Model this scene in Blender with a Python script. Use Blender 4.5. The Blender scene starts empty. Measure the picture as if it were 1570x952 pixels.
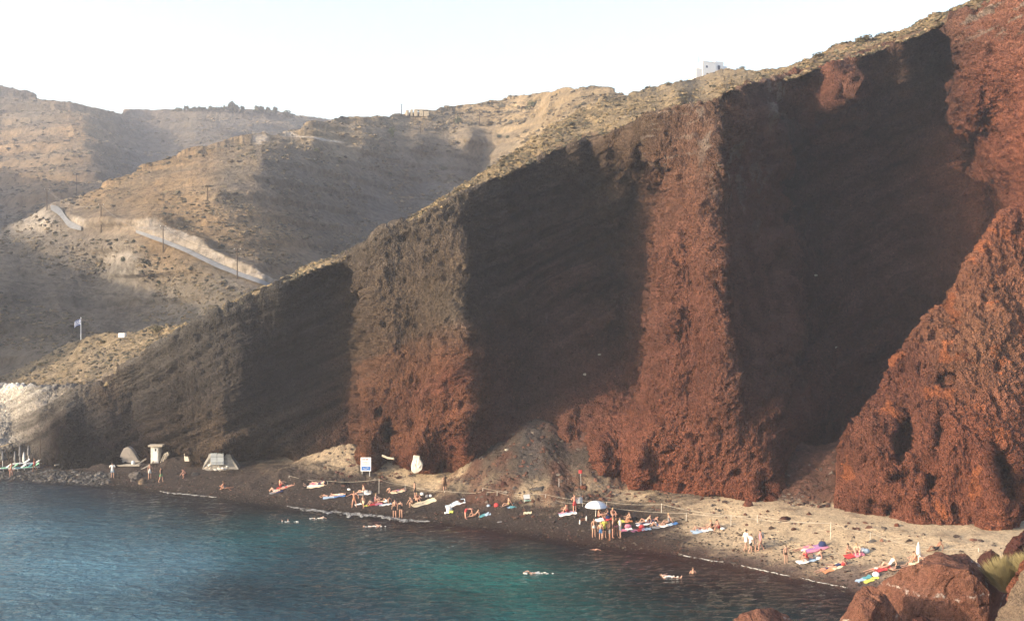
import bpy, math, random
import numpy as np
from mathutils import Vector, Matrix, Euler
random.seed(7); RNG = np.random.RandomState(11)
sc = bpy.context.scene
COL = sc.collection

# ---------------------------------------------------------------- camera, sky, sun, exposure
F, CX, HY, H = 1700.0, 785.0, 440.0, 22.0          # focal length in photo pixels, centre column, horizon row, eye height
cam_data = bpy.data.cameras.new('camera'); cam = bpy.data.objects.new('camera', cam_data); COL.objects.link(cam)
cam.location = (0, 0, H); cam.rotation_euler = (math.radians(90), 0, 0)
cam_data.sensor_width = 36; cam_data.lens = 36*F/1570; cam_data.shift_y = -(476-HY)/1570
cam_data.clip_start = 0.5; cam_data.clip_end = 6000
sc.camera = cam
HAZE = 0.00045
SUN_EL = math.radians(16.0)
SUN_DIR = Vector((0.915, 0.40, 0)).normalized()      # horizontal travel of the light
travel = Vector((SUN_DIR.x*math.cos(SUN_EL), SUN_DIR.y*math.cos(SUN_EL), -math.sin(SUN_EL)))
sun_data = bpy.data.lights.new('sun', 'SUN'); sun = bpy.data.objects.new('sun', sun_data); COL.objects.link(sun)
sun_data.energy = 2.6; sun_data.angle = math.radians(0.5); sun_data.color = (1.0, 0.80, 0.58)
sun.rotation_euler = travel.to_track_quat('-Z', 'Y').to_euler(); sun.location = (-60, -20, 80)
world = bpy.data.worlds.new('World'); sc.world = world; world.use_nodes = True
wn = world.node_tree.nodes; wl = world.node_tree.links
sky = wn.new('ShaderNodeTexSky'); sky.sky_type = 'NISHITA'; sky.sun_disc = False
sky.sun_elevation = SUN_EL; sky.sun_rotation = math.atan2(-SUN_DIR.x, -SUN_DIR.y)
sky.air_density = 1.0; sky.dust_density = 4.0; sky.ozone_density = 1.0
bgn = wn['Background']; bgn.inputs['Strength'].default_value = 0.15
wl.new(sky.outputs[0], bgn.inputs['Color'])
sc.view_settings.view_transform = 'Standard'; sc.view_settings.look = 'None'
sc.view_settings.exposure = 1.9; sc.view_settings.gamma = 1; sc.view_settings.use_curve_mapping = False
sc.render.engine = 'CYCLES'
cy = sc.cycles
cy.use_denoising = True; cy.denoiser = 'OPENIMAGEDENOISE'; cy.use_adaptive_sampling = True; cy.adaptive_threshold = 0.02
cy.max_bounces = 5; cy.diffuse_bounces = 2; cy.glossy_bounces = 2; cy.transmission_bounces = 2; cy.volume_bounces = 0
cy.transparent_max_bounces = 6; cy.caustics_reflective = False; cy.caustics_refractive = False

# ---------------------------------------------------------------- maths helpers
def W(px, py, d):
    """the place at distance d that the photograph shows in column px, row py"""
    return np.stack([(px-CX)/F*d, d+0*px, H-(py-HY)/F*d], -1)
def smooth(a, b, x):
    t = np.clip((x-a)/(b-a), 0, 1); return t*t*(3-2*t)
def curve(pts):
    p = np.array(pts, float); return lambda x: np.interp(x, p[:, 0], p[:, 1])
G3 = RNG.normal(size=(256, 3)); G3 /= np.linalg.norm(G3, axis=1)[:, None]
PERM = RNG.permutation(256); PERM = np.concatenate([PERM, PERM, PERM])
def pn(x, y, z):
    x, y, z = np.broadcast_arrays(x, y, z)
    xi = np.floor(x).astype(int); yi = np.floor(y).astype(int); zi = np.floor(z).astype(int)
    fx, fy, fz = x-xi, y-yi, z-zi
    u, v, w = [f*f*f*(f*(f*6-15)+10) for f in (fx, fy, fz)]
    out = 0
    for dx in (0, 1):
        wx = u if dx else 1-u
        for dy in (0, 1):
            wy = v if dy else 1-v
            for dz in (0, 1):
                wz = w if dz else 1-w
                h = PERM[PERM[PERM[(xi+dx) & 255]+((yi+dy) & 255)]+((zi+dz) & 255)]
                g = G3[h]
                out = out + wx*wy*wz*(g[..., 0]*(fx-dx)+g[..., 1]*(fy-dy)+g[..., 2]*(fz-dz))
    return out*1.6
def fbm(x, y, z, octv=4, gain=.5, ridged=False):
    a, s, out = 1.0, 1.0, 0
    for i in range(octv):
        n = pn(x*s+i*17.3, y*s-i*9.1, z*s+i*5.7)
        out = out + a*((1-2*np.abs(n)) if ridged else n)
        a *= gain; s *= 2.03
    return out
class RBF:
    def __init__(s, pts, ys=.6, eps=6.0, lam=0.0):
        p = np.array(pts, float); s.c = p[:, :2]*[1, ys]; s.ys = ys; v = p[:, 2:]; n = len(p); s.eps = eps
        A = np.zeros((n+3, n+3)); A[:n, :n] = s.k(s.c, s.c)-lam*np.eye(n); A[:n, n] = 1; A[:n, n+1:n+3] = s.c/500; A[n, :n] = 1; A[n+1:, :n] = (s.c/500).T
        s.w = np.linalg.lstsq(A, np.concatenate([v, np.zeros((3, v.shape[1]))]), rcond=None)[0]
    def k(s, a, b):
        return np.sqrt(((a[:, None]-b[None])**2).sum(-1)+s.eps**2)
    def __call__(s, x, y):
        q = np.stack([np.ravel(x), np.ravel(y)*s.ys], -1); o = []
        for i in range(0, len(q), 20000):
            c = q[i:i+20000]; o.append(np.concatenate([s.k(c, s.c), np.ones((len(c), 1)), c/500], 1)@s.w)
        return np.concatenate(o).reshape(np.shape(x)+(s.w.shape[1],))
def upsampled(f, PX, PY, step=6):
    """evaluate the slow function f on a coarse subset of a grid and interpolate"""
    nu, nv = PX.shape
    iu = np.unique(np.r_[np.arange(0, nu, step), nu-1]); iv = np.unique(np.r_[np.arange(0, nv, step), nv-1])
    C = f(PX[np.ix_(iu, iv)], PY[np.ix_(iu, iv)])
    out = np.empty((nu, nv, C.shape[-1]))
    for k in range(C.shape[-1]):
        t = np.stack([np.interp(np.arange(nv), iv, C[a, :, k]) for a in range(len(iu))])
        fu = np.arange(nu); j = np.clip(np.searchsorted(iu, fu, 'right')-1, 0, len(iu)-2); w = ((fu-iu[j])/(iu[j+1]-iu[j]))[:, None]
        out[..., k] = t[j]*(1-w)+t[j+1]*w
    return out

def tag(o, label=None, cat=None, group=None, kind=None):
    for k, v in (('label', label), ('category', cat), ('group', group), ('kind', kind)):
        if v: o[k] = v
    return o
def mesh_np(name, V, Fc, mat=None, colors=None, smooth_=False, parent=None, vals=None):
    """V (n,3); Fc (m,k) faces of equal size, or list of lists"""
    me = bpy.data.meshes.new(name)
    V = np.asarray(V, np.float32)
    if isinstance(Fc, np.ndarray):
        m, k = Fc.shape
        me.vertices.add(len(V)); me.vertices.foreach_set('co', V.ravel())
        me.loops.add(m*k); me.loops.foreach_set('vertex_index', Fc.astype(np.int32).ravel())
        me.polygons.add(m); me.polygons.foreach_set('loop_start', np.arange(0, m*k, k, dtype=np.int32))
        me.update(calc_edges=True)
    else:
        me.from_pydata([tuple(map(float, v)) for v in V], [], [list(map(int, f)) for f in Fc]); me.update()
    if colors is not None:
        a = me.color_attributes.new('Col', 'FLOAT_COLOR', 'POINT')
        c = np.ones((len(V), 4), np.float32); c[:, :colors.shape[1]] = colors; a.data.foreach_set('color', c.ravel())
    for i, mm in enumerate(mat if isinstance(mat, (list, tuple)) else [mat]):
        if mm: me.materials.append(mm)
    me.polygons.foreach_set('use_smooth', np.full(len(me.polygons), smooth_))
    o = bpy.data.objects.new(name, me); COL.objects.link(o)
    if parent: o.parent = parent
    return o
def grid_faces(nu, nv):
    i = np.arange(nu-1)[:, None]*nv+np.arange(nv-1)[None]
    return np.stack([i, i+nv, i+nv+1, i+1], -1).reshape(-1, 4)
def grid_normals(P):
    du = np.gradient(P, axis=0); dv = np.gradient(P, axis=1); n = np.cross(du, dv)
    return n/np.maximum(np.linalg.norm(n, axis=-1, keepdims=True), 1e-9)

# ---------------------------------------------------------------- materials
class NT:
    def __init__(s, name):
        s.m = bpy.data.materials.new(name); s.m.use_nodes = True; s.n = s.m.node_tree.nodes; s.l = s.m.node_tree.links
        s.b = s.n['Principled BSDF']; s.out = s.n['Material Output']
        s.geo = s.n.new('ShaderNodeNewGeometry')
    def link(s, a, b): s.l.new(a, b)
    def noise(s, scale, detail=6, rough=.6, stretch=None, vec=None, dist=0):
        t = s.n.new('ShaderNodeTexNoise'); t.inputs['Scale'].default_value = scale; t.inputs['Detail'].default_value = detail
        t.inputs['Roughness'].default_value = rough; t.inputs['Distortion'].default_value = dist
        v = vec or s.geo.outputs['Position']
        if stretch:
            mp = s.n.new('ShaderNodeMapping'); mp.inputs['Scale'].default_value = stretch
            if len(stretch) == 3: pass
            s.l.new(v, mp.inputs['Vector']); v = mp.outputs[0]
        s.l.new(v, t.inputs['Vector']); return t.outputs['Fac']
    def voro(s, scale, feature='F1', stretch=None):
        t = s.n.new('ShaderNodeTexVoronoi'); t.inputs['Scale'].default_value = scale; t.feature = feature
        v = s.geo.outputs['Position']
        if stretch:
            mp = s.n.new('ShaderNodeMapping'); mp.inputs['Scale'].default_value = stretch; s.l.new(v, mp.inputs['Vector']); v = mp.outputs[0]
        s.l.new(v, t.inputs['Vector']); return t
    def ramp(s, x, stops):
        r = s.n.new('ShaderNodeValToRGB'); e = r.color_ramp.elements
        while len(e) < len(stops): e.new(.5)
        for el, (p, c) in zip(e, stops):
            el.position = p; el.color = (c, c, c, 1) if isinstance(c, (int, float)) else (*c, 1)
        s.l.new(x, r.inputs[0]); return r.outputs[0]
    def math(s, op, a, b=None, clamp=False):
        t = s.n.new('ShaderNodeMath'); t.operation = op; t.use_clamp = clamp
        for i, v in enumerate((a, b)):
            if v is None: continue
            if isinstance(v, (int, float)): t.inputs[i].default_value = v
            else: s.l.new(v, t.inputs[i])
        return t.outputs[0]
    def mix(s, a, b, f, mode='MIX'):
        t = s.n.new('ShaderNodeMix'); t.data_type = 'RGBA'; t.blend_type = mode
        for i, v in ((0, f), (6, a), (7, b)):
            if isinstance(v, (int, float)): t.inputs[i].default_value = v if i == 0 else (v, v, v, 1)
            elif isinstance(v, tuple): t.inputs[i].default_value = (*v, 1)
            else: s.l.new(v, t.inputs[i])
        return t.outputs[2]
    def col(s):
        a = s.n.new('ShaderNodeVertexColor'); a.layer_name = 'Col'; return a
    def base(s, c):
        if isinstance(c, tuple): s.b.inputs['Base Color'].default_value = (*c, 1)
        else: s.l.new(c, s.b.inputs['Base Color'])
        return s
    def rough(s, r, spec=.2):
        s.b.inputs['Roughness'].default_value = r; s.b.inputs['Specular IOR Level'].default_value = spec; return s
    def bump(s, h, dist=.1, strength=1.0):
        t = s.n.new('ShaderNodeBump'); t.inputs['Distance'].default_value = dist; t.inputs['Strength'].default_value = strength
        s.l.new(h, t.inputs['Height'])
        prev = s.b.inputs['Normal']
        if prev.is_linked: s.l.new(prev.links[0].from_socket, t.inputs['Normal'])
        s.l.new(t.outputs[0], s.b.inputs['Normal']); return s
_mats = {}
def plain(name, c, rough=.7, spec=.3, var=.12, scale=8, metal=0):
    """a simple procedural surface: one colour with slight mottling"""
    key = (name, c)
    if key in _mats: return _mats[key]
    t = NT(name); n = t.noise(scale, 4, .6)
    r = t.ramp(n, [(.3, 1-var), (.7, 1.0)])
    t.base(t.mix(c, r, 1.0, 'MULTIPLY')).rough(rough, spec); t.b.inputs['Metallic'].default_value = metal
    _mats[key] = t.m; return t.m

def rock_material(name, strata=0, stone=1.0, bump=1.0):
    t = NT(name); c = t.col().outputs['Color']
    n1 = t.ramp(t.noise(.35, 6, .65), [(.3, .68), (.7, 1.3)])
    n2 = t.ramp(t.noise(3.2, 7, .7), [(.3, .58), (.5, 1.0), (.72, 1.4)])
    c = t.mix(c, n1, 1, 'MULTIPLY'); c = t.mix(c, n2, 1, 'MULTIPLY')
    v = t.voro(2.3); v2 = t.voro(5.5)
    sel = t.n.new('ShaderNodeSeparateColor'); t.link(v.outputs['Color'], sel.inputs[0])
    pit_chips = t.math('MULTIPLY', t.ramp(v.outputs['Distance'], [(.18, 1), (.34, 0)]), t.ramp(sel.outputs[0], [(.70, 0), (.78, 1)]))  # dark chips, also painting the shade of small pits into the colour
    chips2 = t.math('MULTIPLY', t.ramp(v.outputs['Distance'], [(.15, 1), (.3, 0)]), t.ramp(sel.outputs[1], [(.86, 0), (.9, 1)]))
    c = t.mix(c, t.mix(c, (.45, .42, .40), 1, 'MULTIPLY'), t.math('MULTIPLY', pit_chips, .8*stone))
    c = t.mix(c, t.mix(c, (2.0, 1.9, 1.8), 1, 'MULTIPLY'), t.math('MULTIPLY', chips2, .7*stone))
    t.base(c).rough(1.0, .05)
    hgt = t.math('ADD', t.noise(1.3, 9, .68), t.math('MULTIPLY', t.ramp(v2.outputs['Distance'], [(0, 1), (.4, 0)]), .8*stone))
    if strata:
        hgt = t.math('ADD', hgt, t.math('MULTIPLY', t.noise(1.0, 5, .6, stretch=(.5, .5, 3.5)), .5))
    t.bump(hgt, .32*bump); vf = t.voro(7.0); t.bump(t.math('ADD', t.noise(5.5, 8, .8), t.math('MULTIPLY', vf.outputs['Distance'], -1.2)), .22*bump)
    return t.m

# ================================================================ TERRAIN
# ---- shoreline and beach
_sh = [(-700, 690), (-300, 708), (-100, 722), (0, 731), (100, 738), (200, 745), (260, 756), (330, 761), (400, 770), (450, 778), (500, 783), (560, 789), (620, 795), (700, 803), (750, 808), (800, 816), (850, 825), (900, 832),
       (950, 838), (1000, 844), (1060, 855), (1130, 866), (1200, 882), (1260, 894), (1310, 905), (1400, 925), (1570, 960), (1800, 1010)]
_sd = [(H*F/(py-HY), px) for px, py in _sh]
_shore0 = curve([((px-CX)/F*d, d) for d, px in _sd])
def shore(x):
    x = np.asarray(x, float); return _shore0(x)+.45*pn(x*.16, 0*x, .5+0*x)+.16*pn(x*.75, 0*x, 3.5+0*x)
MOUNDS = [  # x, y, apex z, slope, squash-x
    (-17.0, 122.5, 4.6, .55, .55), (-11.5, 121.5, 3.4, .6, .8), (3.0, 115.5, 8.6, .66, 1.0), (8.0, 114, 8.0, .70, 1.1), (33.0, 106.0, 7.9, .60, .85), (28.5, 108, 7.2, .6, 1.0), (-47, 133, 2.8, .7, .8), (-39, 130.5, 2.4, .7, .8), (14.5, 109.5, 3.9, .5, .7)]
def base_z(x, y):
    s = y-shore(x)
    return np.where(s < 0, np.maximum(.16*s, -9), np.where(s < 15, .155*s, 2.325+.035*(s-15)))
def beach_z(x, y):
    z = base_z(x, y)
    for mx, my, mz, sl, sq in MOUNDS:
        wob = .55*pn(x*.45+mx, y*.45, z*0+mz)
        r = np.sqrt(((x-mx)*sq)**2+(y-my)**2+.3)
        m = mz-r*sl+wob; k = .35
        z = np.logaddexp(z/k, m/k)*k
    return z
def ray_ground(px, py, fn=beach_z, d0=64, d1=175):
    """distance at which the sight line of a photo pixel meets the beach"""
    px = np.atleast_1d(np.asarray(px, float)); py = np.atleast_1d(np.asarray(py, float))
    ds = np.linspace(d0, d1, 700); res = np.full(px.shape, np.nan)
    for i in range(len(px)):
        p = W(np.full(ds.shape, px[i]), py[i], ds)
        g = p[:, 2]-fn(p[:, 0], p[:, 1]); k = np.where(g < 0)[0]
        if len(k) and k[0] > 0:
            k = k[0]; res[i] = ds[k-1]+(ds[k]-ds[k-1])*g[k-1]/(g[k-1]-g[k])
    return res
def on_beach(px, py):
    d = ray_ground(px, py); p = W(np.atleast_1d(float(px)), float(py), d)[0]; return Vector(p)
def on_water(px, py):
    d = H*F/(py-HY); return Vector(((px-CX)/F*d, d, 0))

def sheet(name, us, top, bot, nv, depth, color, mat, disp=None, back=(10, 25, 12), post=None, warp=None, jitter=2.0, step=6):
    """a skin of terrain: columns us, from row bot(u) up to its crest top(u), continued behind the crest"""
    nu = len(us); U = np.repeat(us[:, None], nv, 1); v = np.linspace(0, 1, nv)[None]
    V = bot(us)[:, None]*(1-v)+top(us)[:, None]*v; jit = jitter*fbm(us*.035, 3.3+0*us, 1.1+0*us, 5, .65)[:, None]*v**12
    D = upsampled(depth, U, V, step)[..., 0]
    if post: D = post(U, V, D)
    C = upsampled(color, U, V, step)
    P = W(U, V+jit, D)
    nb, dist, drop = back
    if nb:
        t = (np.arange(1, nb+1)/nb)[None, :, None]
        top_p = P[:, -1:]; dr = np.concatenate([top_p[..., :1]/top_p[..., 1:2], np.ones_like(top_p[..., :1]), 0*top_p[..., :1]], -1)
        ext = top_p+dr*dist*t; ext[..., 2] -= drop*t[..., 0]**1.4
        P = np.concatenate([P, ext], 1); C = np.concatenate([C, np.repeat(C[:, -1:], nb, 1)], 1)
        U = np.concatenate([U, np.repeat(U[:, -1:], nb, 1)], 1); V = np.concatenate([V, np.repeat(V[:, -1:], nb, 1)], 1)
    N = grid_normals(P)
    if disp:
        dd, C = disp(P, N, U, V, C)
        P = P+N*dd[..., None]
    o = mesh_np(name, P.reshape(-1, 3), grid_faces(*P.shape[:2]), mat, np.clip(C, 0.004, 1).reshape(-1, C.shape[-1]), True)
    o['kind'] = 'structure'
    return o, P, U, V

# ---- rim of the cliff (photo column, row, distance)
RIM = np.array([(-80, 596, 155), (0, 592, 150), (90, 598, 143), (160, 592, 138), (200, 558, 136), (290, 497, 132), (360, 468, 131), (430, 437, 130), (550, 385, 127), (610, 352, 125), (680, 317, 124), (760, 272, 127), (830, 240, 132), (900, 215, 135),
                (960, 200, 126), (1000, 180, 119), (1040, 166, 117), (1110, 150, 116), (1145, 128, 120), (1165, 126, 128), (1200, 116, 133), (1260, 103, 134), (1300, 92, 136), (1380, 66, 132), (1450, 34, 124), (1500, 10, 118), (1570, -14, 112), (1680, -60, 104), (1800, -110, 98)], float)
rim_y = curve(RIM[:, :2]); rim_d = curve(RIM[:, [0, 2]])
# ---- foot
FOOT = [(-80, 700), (0, 706), (60, 713), (180, 714), (250, 709), (330, 712), (400, 713), (450, 710), (520, 713), (600, 717), (640, 721), (700, 721), (780, 727), (850, 733), (905, 738), (950, 747), (1000, 751), (1060, 758), (1110, 762), (1180, 767)]
foot_d = ray_ground([p[0] for p in FOOT], [p[1] for p in FOOT], base_z)
foot_pts = [(a, b, float(c)) for (a, b), c in zip(FOOT, foot_d)]
foot_y = curve(FOOT+[(1200, 768), (1240, 770), (1300, 765), (1400, 765), (1800, 765)])
MAIN = foot_pts+[tuple(r) for r in RIM]+[
    (1215, 740, 107), (1250, 745, 112), (1290, 745, 116), (1350, 755, 118), (1450, 760, 118), (1600, 760, 116), (1750, 760, 112),
    (20, 650, 143), (60, 640, 138), (100, 640, 133.5), (125, 650, 135), (200, 620, 137), (200, 690, 133), (245, 640, 130.5), (245, 580, 132.5), (285, 560, 130.5), (285, 640, 127), (340, 520, 129.5), (345, 600, 125.6), (340, 670, 124.5),
    (375, 560, 127), (395, 600, 129), (391, 500, 131), (450, 600, 132), (450, 500, 133), (450, 670, 128), (520, 600, 133.5), (520, 480, 134), (530, 660, 129), (545, 560, 131), (545, 460, 132),
    (562, 600, 121), (562, 500, 123), (560, 430, 125), (566, 690, 118), (640, 600, 116.5), (640, 500, 119), (640, 400, 121.5), (640, 690, 115.5), (712, 600, 112.5), (712, 500, 114), (708, 400, 117.5), (712, 680, 113),
    (728, 560, 115.5), (722, 450, 119.5), (760, 600, 118), (800, 300, 134), (800, 400, 133), (800, 500, 130), (800, 600, 123), (800, 670, 116), (880, 300, 138), (880, 400, 136), (880, 500, 131), (880, 600, 121), (870, 660, 114),
    (890, 222, 131), (930, 228, 127.5), (965, 240, 122), (1000, 250, 116.5), (930, 262, 134), (965, 285, 136), (960, 350, 138), (960, 450, 135), (958, 550, 126), (950, 620, 114.5), (920, 700, 107.5), (996, 290, 128), (996, 340, 127), (992, 400, 126), (988, 500, 120), (980, 590, 112.5),
    (1022, 270, 115.5), (1008, 400, 112), (1006, 500, 109.5), (1000, 600, 107.5), (1060, 250, 112.5), (1060, 400, 108.5), (1060, 500, 106), (1060, 600, 104.5), (1060, 700, 103.8), (980, 700, 105.5),
    (1104, 250, 109), (1106, 400, 105), (1114, 500, 102.8), (1120, 600, 102), (1150, 700, 102), (1180, 720, 102), (1124, 250, 117), (1124, 350, 115), (1128, 450, 112), (1150, 250, 121), (1150, 400, 119), (1155, 500, 114), (1165, 590, 108), (1188, 640, 104), (1150, 180, 117.5),
    (1185, 180, 131), (1200, 250, 136), (1205, 400, 131), (1210, 550, 120), (1208, 650, 109), (1240, 135, 134.5), (1275, 140, 129.5), (1305, 130, 128.5), (1316, 135, 134), (1260, 185, 138), (1310, 185, 139), (1260, 300, 141), (1260, 450, 138), (1260, 600, 129), (1260, 700, 120), (1240, 120, 134),
    (1350, 150, 141), (1350, 300, 143), (1350, 450, 139), (1350, 600, 132), (1350, 700, 124), (1420, 90, 137), (1450, 60, 134), (1454, 110, 137), (1454, 170, 138), (1440, 220, 140), (1500, 215, 134), (1535, 262, 128), (1450, 350, 137), (1450, 500, 132),
    (1472, 60, 122), (1475, 150, 124), (1500, 180, 122), (1490, 232, 138), (1530, 275, 135), (1558, 290, 128), (1500, 350, 131), (1500, 500, 126), (1570, 80, 112.5), (1570, 150, 113.5), (1570, 250, 117), (1580, 350, 120), (1570, 500, 121), (1700, 100, 104), (1700, 300, 108), (1700, 500, 112)]
main_rbf = RBF(MAIN, ys=.45, eps=3.0)
CH = (.034, .0305, .029); SH = (.070, .038, .032); BR = (.075, .052, .038); RU = (.120, .050, .035); RU2 = (.150, .058, .038); GB = (.080, .061, .047); TUF = (.56, .53, .48); DR = (.072, .036, .029)  # SH and the other bay tones darken the rock where shade falls
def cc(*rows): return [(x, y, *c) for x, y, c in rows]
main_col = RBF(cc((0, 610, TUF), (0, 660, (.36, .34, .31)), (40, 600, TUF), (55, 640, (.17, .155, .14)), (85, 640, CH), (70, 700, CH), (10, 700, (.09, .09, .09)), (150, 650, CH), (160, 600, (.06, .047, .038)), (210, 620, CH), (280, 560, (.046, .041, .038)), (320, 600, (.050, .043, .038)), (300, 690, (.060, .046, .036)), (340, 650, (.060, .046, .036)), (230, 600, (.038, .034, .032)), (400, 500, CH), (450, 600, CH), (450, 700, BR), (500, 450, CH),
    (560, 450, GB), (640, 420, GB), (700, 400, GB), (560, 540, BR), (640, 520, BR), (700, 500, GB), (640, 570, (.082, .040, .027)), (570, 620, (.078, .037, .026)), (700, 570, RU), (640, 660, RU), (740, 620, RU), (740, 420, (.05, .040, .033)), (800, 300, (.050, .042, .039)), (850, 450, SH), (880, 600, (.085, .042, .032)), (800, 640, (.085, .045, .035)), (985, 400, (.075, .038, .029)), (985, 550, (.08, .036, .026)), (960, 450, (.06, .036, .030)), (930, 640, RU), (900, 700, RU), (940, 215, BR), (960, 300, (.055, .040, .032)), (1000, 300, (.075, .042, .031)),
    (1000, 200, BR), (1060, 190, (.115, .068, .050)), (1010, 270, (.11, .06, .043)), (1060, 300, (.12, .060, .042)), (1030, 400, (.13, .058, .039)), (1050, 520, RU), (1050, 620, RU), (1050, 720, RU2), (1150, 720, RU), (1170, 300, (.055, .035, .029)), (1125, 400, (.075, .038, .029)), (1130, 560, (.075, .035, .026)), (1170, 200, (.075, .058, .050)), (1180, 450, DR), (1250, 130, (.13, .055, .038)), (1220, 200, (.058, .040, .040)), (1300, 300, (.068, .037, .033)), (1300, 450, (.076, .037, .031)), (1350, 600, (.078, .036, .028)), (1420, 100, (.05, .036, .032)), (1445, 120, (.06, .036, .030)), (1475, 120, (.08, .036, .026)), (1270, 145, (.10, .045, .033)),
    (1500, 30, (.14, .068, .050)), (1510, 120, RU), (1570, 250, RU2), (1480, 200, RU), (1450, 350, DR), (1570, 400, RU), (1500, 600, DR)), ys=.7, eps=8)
HOLLOWS = [(597, 662, 12, 24, 5, .1), (196, 702, 17, 16, 5, 0), (280, 706, 26, 13, 4, 0), (915, 726, 11, 9, 2.5, 0), (395, 708, 60, 26, 2.5, 0), (735, 715, 26, 14, 2.5, 0), (680, 712, 18, 14, 2.2, 0), (1100, 764, 45, 7, 2, 0), (1170, 745, 12, 22, 2.5, 0),
           (985, 228, 14, 14, 2.0, .6), (1420, 470, 16, 30, 1.5, -.8)]
def hollow_post(hs):
    def f(U, V, D):
        for (cx, cy, rx, ry, dep, rot) in hs:
            wx = 3*pn(U*.06, V*.06, 1.7+0*U)
            a = (U-cx+wx)*math.cos(rot)+(V-cy)*math.sin(rot); b = -(U-cx)*math.sin(rot)+(V-cy+wx)*math.cos(rot)
            r = np.sqrt((a/rx)**2+(b/ry)**2); D = D+dep*(1-smooth(.80, 1.02, r))
        return D
    return f
def rock_disp(stones=1.0, strata_fn=None, amp=1.0, white=None):
    def f(P, N, U, V, C):
        x, y, z = P[..., 0], P[..., 1], P[..., 2]
        rim_fade = 1.0
        fl = fbm(x*.30, y*.10, z*.045, 3, .55, True)*.75*(1-.75*smooth(930, 1000, U)*smooth(1290, 1200, U))                       # vertical fluting
        big = fbm(x*.10, y*.1, z*.085, 4, .55)*1.5
        med = fbm(x*.45, y*.45, z*.40, 5, .62, True)*.30
        fin = fbm(x*1.9, y*1.9, z*1.7, 4, .7)*.16
        st = np.tanh(np.clip(pn(x*1.3, y*1.3, z*1.3)-.30, 0, 1)*5)*.20*stones+np.tanh(np.clip(pn(x*2.7+9, y*2.7, z*2.7)-.3, 0, 1)*6)*.11*stones
        pit = -np.clip(pn(x*.9+31, y*.9, z*.7)-.36, 0, 1)*1.6*stones
        dd = big*.42+fl*.32+med*.80+fin*.95+st*1.25+pit*1.25
        if strata_fn is not None:
            w, s = strata_fn(x, y, z, U, V)
            led = fbm(s*.55, x*.02, y*.03, 4, .62)
            sh_ = smooth(735, 780, U)*smooth(985, 940, U)+smooth(1140, 1200, U)*smooth(1440, 1380, U)*smooth(720, 690, V)
            sh_ = sh_*smooth(12, 70, V-rim_y(U))*smooth(600, 520, V-np.where(U > 1130, 110, 0))
            dd = dd*(1-.35*w)+w*(np.tanh(led*2.2)*.24)+sh_*(np.tanh(fbm(s*.28, x*.04, y*.03, 4, .6)*3)*.9+.6*fbm(x*.12+7, y*.12, z*.07, 4, .6, True))
            C = C*(1+sh_*.45*fbm(s*.35+3, x*.05, 5+0*x, 4, .6))[..., None]
            C = C*(1+w*.6*fbm(s*.8+7, x*.03, 2+0*x, 3, .6))[..., None]
        if white is not None:
            C = white(C, x, y, z, U, V)
        return dd*amp, C
    return f
def main_strata(x, y, z, U, V):
    w = np.clip(smooth(620, 480, U)+smooth(715, 760, U)*smooth(1010, 880, U)*smooth(520, 380, V)+.25, 0, 1)
    return w, z-.50*x+.8*pn(x*.08, z*.08, 0*x)
def main_white(C, x, y, z, U, V):
    n = fbm(x*.5, y*.5, z*.22, 4, .6)
    m = smooth(.25, .6, n)*smooth(60, 20, np.abs(U-(1105+(V-200)*.32)))*smooth(420, 250, V)*smooth(120, 160, V)*.7
    m = np.maximum(m, smooth(.05, .5, n)*smooth(22, 8, np.abs(U-(1190-(V-120)*.10)))*smooth(220, 160, V))
    m = np.maximum(m, smooth(.1, .4, fbm(x*.25, y*.25, (z-.5*x)*1.2, 4, .6))*smooth(1450, 1480, U)*smooth(75, 40, V)*.8)
    m = np.maximum(m, smooth(.35, .6, fbm(x*.3+3, y*.3, z*2.2, 3, .6))*smooth(55, 30, np.abs(U-1030))*smooth(300, 230, V)*.5)
    m = m[..., None]
    led = smooth(.1, .35, np.abs(pn((z-.42*x)*.22, .5+0*x, 7.7+0*x)))  # thin ochre strata lines in the buttress
    o = (1-led)*smooth(530, 560, U)*smooth(760, 720, U)*smooth(480, 560, V)*.45
    C = C*(1-o[..., None])+np.array((.13, .060, .033))*o[..., None]
    rib = (smooth(1100, 1125, U)*smooth(3, -3, U-np.interp(V, [120, 160, 250, 400, 560, 640], [1164, 1180, 1194, 1207, 1214, 1216])-4*fbm(V*.06, U*.01, 1+0*U, 3))*smooth(130, 170, V)*smooth(660, 560, V))[..., None]*.7
    C = C*(1-rib)+np.array((.115, .058, .044))*(1+.4*fbm(x*.5, y*.5, z*.3, 4))[..., None]*rib  # lighter brown painted on the flank for its dim light
    return C*(1-m)+np.array((.19, .16, .14))*m
M_cliff = rock_material('cliff rock', strata=1)
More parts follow.
